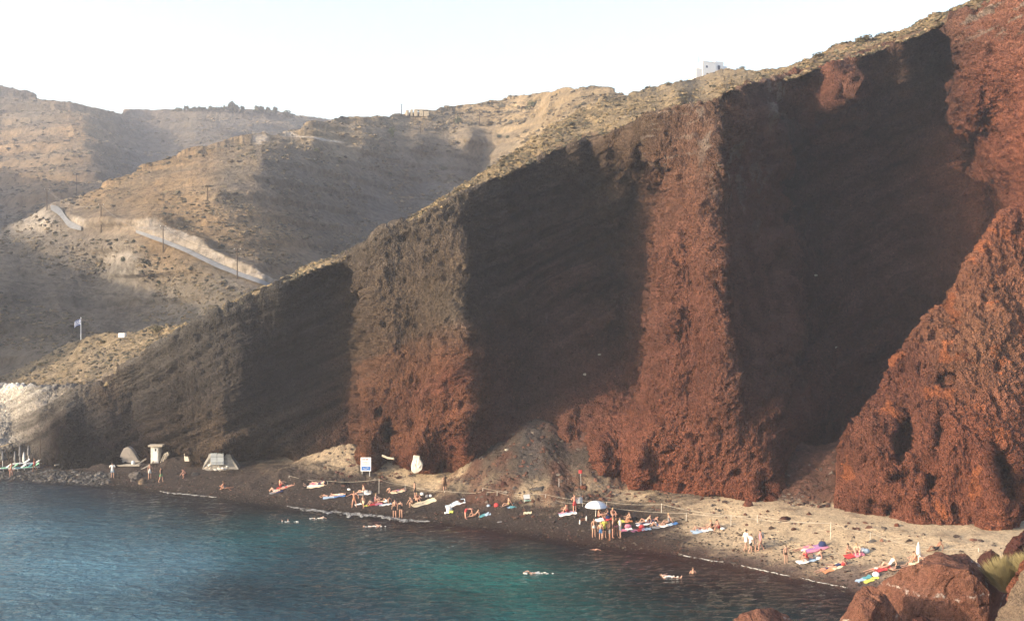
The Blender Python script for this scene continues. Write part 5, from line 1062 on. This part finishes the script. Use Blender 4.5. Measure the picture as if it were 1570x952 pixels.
person(823, 878, 'swim', 110, 'pale', 'brown', ['trunks:white'], 'lone swimmer doing the crawl nearest the viewer', G4, water=.9)
person(1026, 883, 'float', 255, 'pale', 'brown', ['brief:white'], 'bather floating on the back off the right shore', G4, water=.9)
person(1062, 878, 'stand', 180, 'tan', 'brown', ['trunks:black'], 'bather standing chest-deep off the right shore', G4, water=.72)
queued = [(p, i)+queue_person(p, i) for i, p in enumerate(PEOPLE)]
bpy.context.view_layer.update(); dg = bpy.context.evaluated_depsgraph_get()
for p, i, tmp, pts, idx, P, k, fr in queued: finish_person(p, i, tmp, pts, idx, P, k, fr, dg)
for q in queued: bpy.data.objects.remove(q[2], do_unlink=True)
# splashes round the swimmers
def splash(px, py, lx, ly, label, seed):
    c = on_water(px, py); rnd = np.random.RandomState(seed); m = MB()
    for k in range(16):
        q = V3((rnd.randn()*lx*.28, rnd.randn()*ly*.28, .02)); m.blob(c+q, (.04+.09*rnd.rand(), .03+.05*rnd.rand(), .02+.03*rnd.rand()), 0, 6, 4, .3, seed+k)
    o = m.build('splash', plain('sea foam', (.62, .63, .62), .8, .2), None, True); o['kind'] = 'stuff'; o['label'] = label
splash(823, 878.5, 2.6, .5, 'white water round the crawl swimmer', 1); splash(1030, 884, 1.2, .4, 'white water at the floating bather', 2); splash(485, 795, 1.2, .5, 'white water at the swimmer in a cap', 3); splash(574, 807, 1.6, .5, 'white water at the three bathers', 4); splash(442, 800, 1.4, .3, 'ripple at the pair far out', 5)

# ---------------------------------------------------------------- towels, bags and things on the sand
def towel(px, py, L, Wd, deg, colors, label, fold=.0):
    c = on_beach(px, py); a = math.radians(deg); L *= .74; Wd *= .66; nx, ny = 14, 8; vs = []; mi = []
    for i in range(nx+1):
        for j in range(ny+1):
            u, v = (i/nx-.5)*L, (j/ny-.5)*Wd; wob = .05*math.sin(i*1.7+px)+.04*math.sin(j*2.1+py)
            x = c.x+(u+wob*.4)*math.cos(a)-(v+wob*.5)*math.sin(a); y = c.y+(u+wob*.4)*math.sin(a)+(v+wob*.5)*math.cos(a)
            z = float(beach_z(x, y))+.07+.025*math.sin(i*1.1+j*.8+px)+fold*max(0, math.sin(i*.5+px))*.12; vs.append((x, y, z))
    F_ = grid_faces(nx+1, ny+1); k = len(colors); mi = [(j if k > 2 else i) * k//(ny if k > 2 else nx) for i in range(nx) for j in range(ny)]
    vs = np.array(vs); top = len(vs); V = np.concatenate([vs, vs-[0, 0, .015]]); Fa = np.concatenate([F_, F_[:, ::-1]+top])
    o = mesh_np('beach_towel', V, Fa, [cloth(q) for q in colors], None, True); o.data.polygons.foreach_set('material_index', mi+mi); tag(o, label, 'towel')
for t in [(433, 748, 1.6, .8, 10, ['red', 'lightblue'], 'red towel under the hunched man'), (423, 755, 1.8, .8, 15, ['grey', 'navy'], 'dark towel under the pale sunbather with raised knees'), (484, 745, 2.4, 1.2, 5, ['cream', 'white', 'pink'], 'pale striped towel among the bags on the dark grit'), (512, 762, 3.0, 1.2, 10, ['lightblue', 'blue'], 'long blue towel under two sunbathers'),
          (559, 758, 1.8, .9, 5, ['grey', 'white'], 'grey and white towel with white bags'), (549, 774, .9, .6, 20, ['white'], 'crumpled white towel right of the woman with arms out'), (563, 776, .8, .5, -10, ['yellow'], 'small yellow towel left of the red one'), (575, 774, 1.9, 1.0, 10, ['red', 'pink'], 'red towel under the sunbather in red'), (591, 774, 1.7, .9, 15, ['white', 'lightblue', 'grey'], 'pale striped towel right of the red one'),
          (610, 755, 2.0, .9, 25, ['cream'], 'small cream towel under a sunbather lying face down'), (649, 772, 3.2, 1.7, 25, ['cream'], 'big cream beach sheet'), (698, 772, 2.6, 1.3, 10, ['white', 'lightblue', 'white', 'lightblue'], 'empty white and light blue towel'), (688, 786, 1.1, .8, 0, ['white', 'yellow'], 'bundled white and yellow towel near the water'),
          (743, 790, 1.5, .7, 8, ['teal', 'lightblue'], 'small blue towel right of the reclining bather'), (781, 777, 2.0, 1.0, 10, ['lightblue', 'teal'], 'blue towel beside the red bag'), (809, 787, 1.0, .6, 0, ['cream'], 'small folded cream towel lying alone'), (766, 801, .6, .3, 10, ['grey'], 'tiny grey cloth near the water'), (870, 788, 2.2, 1.3, 8, ['white', 'lightblue', 'pink'], 'white and blue towel under the man in red shorts'),
          (925, 797, 2.2, 1.2, 5, ['white', 'red'], 'white and red towel under the parasol'), (957, 800, 1.9, 1.0, 8, ['yellow', 'orange'], 'yellow towel with a sitting man'), (960, 813, 1.6, .9, 15, ['pink', 'white'], 'pink towel right behind the standing group'), (977, 814, 1.6, .8, 10, ['pink', 'red'], 'bright pink towel right of the standing group'), (990, 803, 2.4, 1.1, 5, ['white', 'navy', 'white'], 'navy and white towel under two sunbathers'),
          (991, 812, 1.1, .8, 5, ['lightblue'], 'pale blue cloth right of the bright pink towel'), (1012, 808, 1.9, .9, 10, ['grey', 'white'], 'grey towel under the sunbather with raised knees'), (1031, 804, 1.3, .8, 12, ['lightblue', 'blue'], 'small blue towel at the end of the row'), (1076, 814, 2.5, 1.3, 8, ['lightblue', 'white'], 'pale blue towel under the trio of sunbathers'), (1250, 842, 2.8, 1.5, 12, ['pink', 'purple', 'white'], 'pink patterned towel under two sunbathers'),
          (1238, 860, 2.3, 1.1, 10, ['white', 'lightblue'], 'white towel under the person in the red shirt'), (1274, 872, 2.2, 1.3, 20, ['orange', 'cream'], 'orange towel under the two sunbathers near the water'), (1309, 852, 2.0, 1.2, 5, ['red', 'pink'], 'red towel under the sitting pair'), (1352, 873, 1.9, 1.1, 8, ['red'], 'small red towel near the boulder'), (1376, 873, 1.6, .9, 8, ['brown'], 'brown towel at the boulder'),
          (1325, 888, 1.9, .7, 25, ['lightblue', 'teal'], 'blue towel nearest the water beside the yellow one'), (1335, 890, 1.7, .6, 22, ['yellow'], 'yellow towel nearest the water'), (1406, 865, 1.6, .9, 0, ['cream'], 'cream towel behind the boulder')]: towel(*t)
def bag(px, py, w, h, c, label, kind=0):
    b = on_beach(px, py); r = empty('beach_bag', b-V3((0, 0, .03)), random.uniform(-.5, .5)); w *= .78; h *= .8; tag(r, label, 'bag'); m = MB(); rnd = random.Random(int(px))
    ring = []
    for z, s_ in ((0, .9), (.35, 1.08), (.7, 1.0), (1, .62)):
        ring.append([V3((w/2*s_*math.cos(a)*(1+.12*rnd.random()), w*.32*s_*math.sin(a)*(1+.12*rnd.random()), h*z)) for a in [2*math.pi*k/10 for k in range(10)]])
    vs = [v for rg in ring for v in rg]; fs = [[i*10+k, i*10+(k+1) % 10, (i+1)*10+(k+1) % 10, (i+1)*10+k] for i in range(3) for k in range(10)]+[list(range(10))[::-1], list(range(30, 40))]
    m.add(vs, fs); m.build('bag_body', cloth(c), r, True)
    m = MB()
    for sy in (-.08, .08): m.tube([V3((-w*.22, sy*w*2, h*.95)), V3((-w*.16, sy*w*2, h*1.35)), V3((w*.16, sy*w*2, h*1.35)), V3((w*.22, sy*w*2, h*.95))], .016, 5)
    m.build('handle', cloth('brown'), r)
for b in [(526, 742, .7, .8, 'black', 'black bag standing alone behind the rope'), (561, 756, .7, .45, 'white', 'white bag beside the leaning sunbather'), (568, 756, .5, .4, 'grey', 'grey bag right of the white one'), (496, 741, .6, .4, 'navy', 'navy bag on the pale striped towel'), (471, 744, .5, .35, 'black', 'black bag left of the sunbather in pink'), (535, 751, .5, .25, 'white', 'small white bag lying in front of the black one'),
          (761, 777, .6, .5, 'red', 'red bag left of the blue towel'), (749, 777, .45, .35, 'lightblue', 'light blue bag left of the red bag'), (647, 759, .5, .4, 'white', 'white bag behind the big cream sheet'), (655, 762, .5, .35, 'grey', 'grey bag behind the big cream sheet'), (660, 761, .4, .3, 'white', 'small white bag at the right of the grey one'), (689, 783, .7, .5, 'white', 'white bag on the bundled towel'),
          (973, 797, .6, .4, 'black', 'black bag behind the man on the yellow towel'), (963, 809, .7, .45, 'pink', 'pink bag right behind the standing group'), (984, 810, .6, .45, 'red', 'red and pink bag on the bright pink towel'), (932, 795, .5, .4, 'navy', 'navy bag under the parasol'), (1108, 811, .5, .25, 'white', 'small white bag right of the trio'), (1261, 838, .7, .6, 'navy', 'navy bag at the head of the pink patterned towel'), (1256, 857, .6, .3, 'white', 'white bag behind the dark-haired sunbather'),
          (1294, 866, .6, .4, 'red', 'red bag right of the sunbather on elbows'), (1328, 847, .6, .45, 'lightblue', 'light blue bag right of the sitting pair'), (1323, 846, .5, .45, 'white', 'white bag right of the sitting pair'), (1343, 883, .6, .45, 'white', 'white bag on the blue towel nearest the water'), (901, 779, .5, .3, 'brown', 'brown bag left of the parasol')]: bag(*b)
def bottle(px, py, label):
    b = on_beach(px, py); r = empty('bottle', b); tag(r, label, 'bottle'); MB().tube([(0, 0, 0), (0, 0, .30), (0, 0, .38), (0, 0, .44)], [.07, .07, .035, .03], 8).build('bottle_body', cloth('white'), r, True); MB().tube([(0, 0, .44), (0, 0, .48)], .035, 8).build('cap', cloth('blue'), r)
bottle(889, 804, 'white bottle standing alone on the dark grit'); bottle(899, 798, 'white bottle between the parasol and the lone bottle')
# low beach chair seen from behind
b = on_beach(809, 771); r = empty('beach_chair', b, .3); tag(r, 'low folding beach chair with white and mint cloth', 'chair')
m = MB(); [m.tube([(sx, 0, 0), (sx, .35, .72)], .02, 5) for sx in (-.3, .3)]; [m.tube([(sx, .45, 0), (sx, -.1, .3)], .02, 5) for sx in (-.3, .3)]; m.build('frame', plain('light metal', (.5, .5, .5), .4, .5), r)
MB().box((0, .26, .55), (.58, .03, .42), rx=-.4).build('backrest', cloth('white'), r); MB().box((0, .05, .25), (.58, .45, .03)).build('seat', plain('mint cloth', (.35, .60, .48)), r)
# parasol
def parasol_open(px, py, h, rad, label):
    b = on_beach(px, py); r = empty('parasol', b, .3); tag(r, label, 'parasol'); MB().tube([(0, 0, -.1), (.06, 0, h)], .028, 6).build('pole', cloth('white'), r)
    n = 8; cA, cB = MB(), MB(); top = V3((.06, 0, h))
    for k in range(n):
        a0, a1 = 2*math.pi*k/n, 2*math.pi*(k+1)/n; g = []
        for q in range(6):
            t = q/5; R_ = rad*math.sin(t*1.35)/math.sin(1.35); z = -.52*rad*(1-math.cos(t*1.35))/(1-math.cos(1.35))
            for s_ in range(4):
                a = a0+(a1-a0)*s_/3; sag = 1-.03*math.sin(math.pi*s_/3); g.append(top+V3((R_*sag*math.cos(a), R_*sag*math.sin(a), z)))
        (cA if k % 2 else cB).add(g, [[i*4+j, (i+1)*4+j, (i+1)*4+j+1, i*4+j+1] for i in range(5) for j in range(3)], 0)
    cb = MB(); cb.add(cA.v, cA.f, 0); cb.add(cB.v, cB.f, 1); cb.build('canopy', [cloth('white'), plain('silvery cloth', (.42, .48, .58), .6, .3)], r, True)
    m = MB(); [m.tube([top-V3((0, 0, .35)), top+V3((rad*.72*math.cos(2*math.pi*k/n), rad*.72*math.sin(2*math.pi*k/n), -.22*rad))], .01, 4) for k in range(n)]; m.build('ribs', M_dk, r)
parasol_open(913, 792, 1.45, 1.05, 'open white parasol planted above the standing group')
def parasol_closed(pt, h, c, label, group, tilt=0):
    r = empty('closed_parasol', pt); r.rotation_euler = (0, tilt, 0); tag(r, label, 'parasol', group); MB().tube([(0, 0, -.1), (0, 0, h)], .03, 6).build('pole', cloth('white'), r)
    m = MB(); m.tube([(0, 0, h*.42), (0, 0, h*.5), (0, 0, h*.8), (0, 0, h+.05)], [.10, .17, .12, .02], 8); m.build('furled_canopy', cloth(c), r, True)
parasol_closed(on_beach(1408, 864), 1.6, 'white', 'white furled parasol behind the big boulder', None)
GP = 'furled parasols by the loungers'
for px, py, h, c, lb in [(4, 716, 1.9, 'grey', 'furled grey parasol at the left edge of the picture'), (23, 719, 2.1, 'grey', 'furled parasol behind the first green lounger'), (30.5, 712, 2.3, 'grey', 'tallest furled parasol, standing in the back row'), (36.5, 719, 2.0, 'white', 'furled white parasol between the white and the green loungers'), (43.5, 711, 2.2, 'grey', 'furled parasol behind the rightmost green lounger')]:
    parasol_closed(on_beach(px, py), h, c, lb, GP)
def lounger(px, py, deg, c, label):
    b = on_beach(px, py); r = empty('sun_lounger', b, math.radians(deg)); tag(r, label, 'sun lounger', 'sun loungers at the far left')
    m = MB()
    for sx in (-.3, .3): m.tube([(sx, -.95, .3), (sx, .95, .3)], .025, 5)
    for y in (-.95, .35, .95): m.tube([(-.3, y, .3), (.3, y, .3)], .02, 5)
    m.build('frame', cloth('white'), r)
    for sx in (-.3, .3):
        for y in (-.7, .7): MB().tube([(sx, y, -.1), (sx, y, .3)], .022, 5).build('leg', cloth('white'), r)
    MB().box((0, -.3, .33), (.62, 1.3, .06), bev=.02).build('mattress', cloth(c), r); MB().box((0, .60, .52), (.62, .75, .06), rx=.6, bev=.02).build('backrest', cloth(c), r)
CL['mint'] = (.25, .55, .35)
for px, py, dg_, c, lb in [(4, 722, -60, 'white', 'white lounger cut by the left edge of the picture'), (15, 721, -65, 'mint', 'first green lounger from the left edge'), (27, 722, -60, 'white', 'white lounger left of the turquoise one'), (37, 721, -62, 'teal', 'turquoise lounger between the white and the rightmost green one'), (47, 720, -60, 'mint', 'rightmost green lounger of the row'), (33, 714, -60, 'white', 'white lounger in the back row'), (50, 714, -62, 'white', 'white lounger in the back row furthest right')]:
    lounger(px, py, dg_, c, lb)
b = on_beach(61.5, 715); o = MB().tube([(0, 0, -.2), (.02, 0, 3.4)], [.05, .04], 6).build('pole', M_pole); o.location = b; tag(o, 'thin bare wooden pole right of the loungers', 'pole')
b = on_beach(3, 706)+V3((0, 0, .2)); r = empty('shade_roof', b, 0); tag(r, 'tan reed shade roof on posts at the far left edge', 'shelter')
MB().box((0, 0, 1.5), (3.0, 2.4, .12), rz=.2).build('roof', plain('reed mat', (.33, .26, .17), .95, .1, .3, 6), r); r.rotation_euler = (0, -.28, 0)
for sx in (-1.2, 1.2):
    for sy in (-.9, .9): MB().tube([(sx, sy, -.8), (sx, sy, 1.45)], .05, 5).build('post', M_pole, r)

# ---------------------------------------------------------------- signs, stakes and ropes
b = on_beach(561, 730); sg = empty('sign_board', b, .05); tag(sg, 'white information board with red heading and blue panel on two posts', 'sign')
sw, sh_ = 1.10, 1.45; z0 = .55
for sx in (-.40, .40): MB().tube([(sx, .03, -.2), (sx, .03, z0+.2)], .035, 6).build('post', cloth('white'), sg)
pb = MB().box((0, 0, z0+sh_/2), (sw, .05, sh_), bev=.01).build('panel', plain('white sign paint', (.78, .78, .80), .5, .4, .04), sg)
m = MB(); rnd = random.Random(3)
def glyphs(m, x0, x1, z, h, w, seed):
    rn = random.Random(seed); x = x0
    while x < x1-w:
        k = rn.randint(0, 3)
        m.box((x+w*.12, -.030, z), (w*.2, .006, h))
        if k != 1: m.box((x+w*.40, -.031, z+h*.40), (w*.5, .006, h*.2))
        if k != 2: m.box((x+w*.40, -.031, z-h*.02), (w*.45, .006, h*.18))
        if k in (0, 3): m.box((x+w*.62, -.030, z), (w*.18, .006, h))
        x += w*1.05
glyphs(m, -.38, .40, z0+1.24, .20, .125, 1); m.build('red_heading', cloth('red'), pb)
m = MB()
for q, (a, c) in enumerate([(-.40, .40), (-.36, .34)]): glyphs(m, a, c, z0+.98-.09*q, .05, .05, 4+q)
m.build('dark_red_line', plain('dark red print', (.25, .03, .04)), pb)
m = MB()
for q in range(3): glyphs(m, -.40, .40-.1*(q % 2), z0+.78-.07*q, .035, .035, 8+q)
m.build('small_print', cloth('grey'), pb)
MB().box((0, -.030, z0+.30), (.94, .012, .42)).build('blue_panel', plain('sign blue', (.04, .17, .50), .5, .3, .05), pb)
m = MB(); glyphs(m, -.02, .34, z0+.36, .11, .10, 21); m.box((-.22, -.040, z0+.30), (.16, .006, .05)); m.box((-.06, -.040, z0+.22), (.30, .006, .035)); m.build('white_symbols', cloth('white'), pb)
for o in pb.children: o.location.y -= .012 if o.name.startswith('white_symbols') else 0
rd = on_beach(891, 746); r = empty('marker_pole', rd); tag(r, 'grey pole with a red top beside the central pillar', 'pole'); MB().tube([(0, 0, -.1), (-.06, 0, 1.45)], .03, 6).build('shaft', plain('grey metal', (.3, .3, .3), .5, .4), r); MB().box((-.07, 0, 1.45), (.34, .10, .32), bev=.04).build('red_head', cloth('red'), r)
rd = on_beach(857, 749); o = MB().tube([(0, 0, -.1), (0, 0, 1.0)], .022, 6).build('stake', plain('light metal', (.5, .5, .5), .4, .5)); o.location = rd; tag(o, 'thin pale stake at the foot of the scree left of the red-topped pole', 'stake')
M_rope = plain('pale rope', (.34, .31, .26), .9, .1); M_stake = plain('pale stake', (.42, .40, .36), .8, .1)
ST = {}
for px, py, h, lb in [(443, 734, .35, 'low stake at the left end of the rope'), (502, 742, .35, 'low stake above the sunbather in pink'), (581, 757, 1.55, 'tall stake right of the information board'), (621, 753, .7, 'short stake right of the tall one'), (681, 756, .25, 'low stake behind the woman in the brown dress'), (740, 757, .6, 'thick white stake at the start of the upper rope'), (762, 761, .5, 'short stake on the lower rope left of the beach chair'),
                      (800, 764, .2, 'low stake by the beach chair'), (836, 764, .4, 'stake on the upper rope below the scree'), (893, 776, .3, 'stake left of the parasol'), (930, 777, .5, 'stake behind the parasol'), (1014, 786, .85, 'dark stake behind the sunbathers right of the parasol'), (1052, 798, .7, 'dark stake between two ropes left of the trio'), (1120.5, 806, .95, 'pale stake right of the trio'), (1161, 801, .65, 'stake behind the four walkers'), (1273.5, 826, 1.35, 'tall white stake above the pink patterned towel'), (1334, 830, .75, 'dark stake with a stone at its foot'), (1408, 843, .3, 'low stake on the pale sand behind the boulder'), (1500, 846, .3, 'last stake at the right end of the rope')]:
    b = on_beach(px, py); o = MB().tube([(0, 0, -.15), (.02, 0, h)], [.035, .028], 6).build('rope_stake', M_stake); o.location = b; tag(o, lb, 'stake', 'stakes of the rope barrier'); ST[px] = b+V3((.02, 0, h*.96))
def rope(keys, label, sag=.10):
    m = MB()
    for a, b in zip(keys[:-1], keys[1:]):
        A, Bq = ST[a], ST[b]; n = 10; sg_ = sag+.012*(Bq-A).length; pts = []
        for t in range(n+1):
            q = A.lerp(Bq, t/n)-V3((0, 0, sg_*4*(t/n)*(1-t/n))); q.z = max(q.z, float(beach_z(q.x, q.y))+.04); pts.append(q)
        m.tube(pts, .015, 4)
    tag(m.build('rope', M_rope), label, 'rope')
rope([443, 502, 581, 621, 681, 762, 800, 893], 'pale rope strung along the left half of the beach to the parasol'); rope([740, 836, 930, 1014, 1120.5, 1273.5, 1334, 1408, 1500], 'long upper rope from the scree to the right end of the beach'); rope([893, 1052, 1161, 1273.5], 'lower rope running behind the standing group and the walkers')

# ---------------------------------------------------------------- doors and walls in the cliff foot
M_plast = plain('grey plaster', (.24, .22, .20), .95, .1, .25, 2); M_lime = plain('limewash', (.66, .63, .57), .9, .1, .3, 3); M_conc = plain('pale concrete', (.40, .36, .30), .95, .1, .3, 3); M_metal = plain('grey painted metal doors', (.30, .34, .38), .5, .4, .12, 2)
def fd(px): return float(np.interp(px, [p_[0] for p_ in FOOT], foot_d))
def slab_from(pts_px, d, thick, name, mat, parent=None, seed=0, rough_=.06, origin=None):
    """an uneven upright wall of real thickness with the given outline"""
    org = origin or V3((0, 0, 0)); n = len(pts_px); m = MB(); cx = sum(p_[0] for p_ in pts_px)/n; cy_ = sum(p_[1] for p_ in pts_px)/n; rnd = random.Random(seed); vs = []
    for k, s_ in enumerate((1, .82, .55, .25)):
        for a, b in pts_px:
            p_ = V3(W(np.array(cx+(a-cx)*s_), cy_+(b-cy_)*s_, d)); p_.y -= (.02, .05, .07, .08)[k]*thick+rnd.uniform(-1, 1)*rough_*(k > 0); p_ -= org; vs.append(p_)
    back_ = [V3(W(np.array(float(a)), float(b), d))+V3((0, thick, 0))-org for a, b in pts_px]; fs = [[k*n+i, k*n+(i+1) % n, (k+1)*n+(i+1) % n, (k+1)*n+i] for k in range(3) for i in range(n)]+[[3*n+i for i in range(n)]]
    vs += back_; fs += [[i, 4*n+i, 4*n+(i+1) % n, (i+1) % n] for i in range(n)]+[[4*n+i for i in range(n)][::-1]]
    m.add(vs, fs); return m.build(name, mat, parent, False)
def face_d(px, py, off=.5): return surf(cP, px, py).y-off
d0 = min(131.6, face_d(196, 710, .3), face_d(184, 708, .3), face_d(210, 708, .3))
r = empty('cave_house', W(np.array(196.), 714., d0)); org = V3(r.location); tag(r, 'grey plastered arched front of a cave room with a pale ledge', 'cave house')
slab_from([(180, 711), (183, 702), (186, 694), (190, 687), (196, 685), (201, 688), (206, 695), (210, 702), (213, 709), (213, 712)], d0, .8, 'wall', M_plast, r, 2, .02, org)
MB().box(V3(W(np.array(197.), 712.8, d0-1.0))-org, (2.8, .9, .12)).build('ledge', M_conc, r)
MB().blob(V3(W(np.array(204.), 709.5, d0-.9))-org, (.22, .22, .28), n=10, m=8).build('water_tank', cloth('white'), r, True); MB().box(V3(W(np.array(207.5), 706.5, d0-.7))-org, (1.0, .3, .05)).build('shelf', M_conc, r)
def bx_px(name, x0, x1, y0, y1, d, th, mat, parent, org, dy=0): 
    a = V3(W(np.array(float(x0)), float(y1), d)); b = V3(W(np.array(float(x1)), float(y0), d)); return MB().box((a+b)/2+V3((0, dy, 0))-org, (b.x-a.x, th, b.z-a.z), bev=.02).build(name, mat, parent)
r = empty('white_doorway', W(np.array(238.), 710., 130.5)); org = V3(r.location); tag(r, 'narrow whitewashed doorway with a projecting lintel in the cliff foot', 'doorway')
bx_px('wall', 232.5, 244.5, 684, 709, 130.0, .7, M_lime, r, org); bx_px('lintel', 229, 251, 681.5, 684, 129.8, 1.0, M_conc, r, org); bx_px('opening', 237.2, 239.6, 688, 691.5, 129.62, .05, M_dk, r, org); bx_px('buttress', 244.6, 247.6, 684.2, 712, 130.3, .7, M_conc, r, org); bx_px('door_leaf', 235, 242, 686, 708, 129.64, .04, cloth('white'), r, org)
slab_from([(244, 713), (248, 703), (252, 695), (257, 692), (259, 697), (255, 702), (252, 706), (248, 714)], 129.6, .5, 'rubble_wall', M_conc, None, 5, .08).name = 'rubble_wall'; tag(bpy.data.objects['rubble_wall'], 'broken pale rubble arch right of the white doorway', 'ruined wall')
tag(slab_from([(283, 707), (282.5, 694), (284, 684), (286, 680), (290, 681), (290, 688), (289.5, 697), (290, 707)], face_d(286, 698, .55), .6, 'stone_post', M_lime, None, 8, .03), 'whitewashed rough stone post at the cliff foot', 'stone post')
r = empty('metal_doors', W(np.array(333.), 716., 125.6)); org = V3(r.location); tag(r, 'pair of grey metal doors set in a whitewashed rubble wall', 'doors')
bx_px('door', 323, 332.7, 687, 712, 125.0, .06, M_metal, r, org); bx_px('door', 333.1, 343, 687, 712, 125.0, .06, M_metal, r, org)
for y in (690, 700, 709): bx_px('rail', 323.4, 342.6, y-.3, y+.3, 124.95, .04, plain('dark metal', (.1, .1, .11)), r, org)
slab_from([(310, 719), (314, 708), (319, 700), (321, 686), (330, 684), (345, 686), (352, 694), (356, 704), (362, 712), (366, 719), (350, 721), (322, 722)], 125.4, 1.0, 'rubble_wall', plain('whitewashed rubble', (.30, .29, .27), .95, .1, .5, 4), r, 11, .10, org)
for k in range(16):
    stn = W(np.array(random.uniform(308, 350)), random.uniform(712, 720), 124.3-random.random()); o = MB().blob(V3(stn)-org, (random.uniform(.12, .28), .15, random.uniform(.08, .18)), n=6, m=4, wob=.3, seed=k).build('rubble_stone', M_lime if k % 3 else M_conc, r)
r2 = slab_from([(631, 722), (630, 713), (633, 704), (634, 698), (639, 694), (643, 696), (644, 704), (648, 712), (646, 720), (641, 724), (635, 725)], face_d(639, 708, .7), .9, 'white_stone', M_lime, None, 14, .04); tag(r2, 'whitewashed upright stone block against the red cliff foot', 'stone block')
for a, b, rr, lb in [((200, 716, 129.6), (224, 703, 130.8), .10, 'long beam leaning up beside the cave room'), ((216, 720, 128.6), (236, 707, 129.5), .10, 'pale plank leaning below the white doorway'), ((84, 713, 130), (97, 708, 131), .09, 'pale log on the cobbles below the dark cliff'), ((586, 698, 117), (604, 703, 116.4), .12, 'white curved board in the gully left of the white block'), ((819, 746, 107.2), (842, 747, 107), .08, 'pale board lying at the scree foot')]:
    A, Bq = [V3(W(np.array(float(q[0])), float(q[1]), q[2])) for q in (a, b)]; m = MB(); m.tube([A, A.lerp(Bq, .5)+V3((0, 0, -.1)), Bq], rr, 5); tag(m.build('timber_beam', M_conc), lb, 'beam')
# pale stones stuck in the shaded faces
for px, py, lb in [(1243, 402, 'pale stone in the shaded hollow, topmost of a short chain'), (1246, 411, 'pale stone in the shaded hollow, second of the chain'), (1250, 423, 'pale stone in the shaded hollow, lowest of the chain'), (772, 690, 'pair of white blocks on the central scree, left one'), (777, 689, 'pair of white blocks on the central scree, right one'), (1282, 532, 'small yellow-green stone low in the shaded hollow'), (896, 573, 'small pale stone low on the central shaded face'), (919, 544, 'small pale stone under the central pillar edge')]:
    q = surf(cP, px, py) if py < 660 else on_beach(px, py); o = MB().blob(q-V3((0, .25, 0)), (.22, .2, .13), n=7, m=5, wob=.3, seed=px).build('pale_stone', M_conc); tag(o, lb, 'stone')
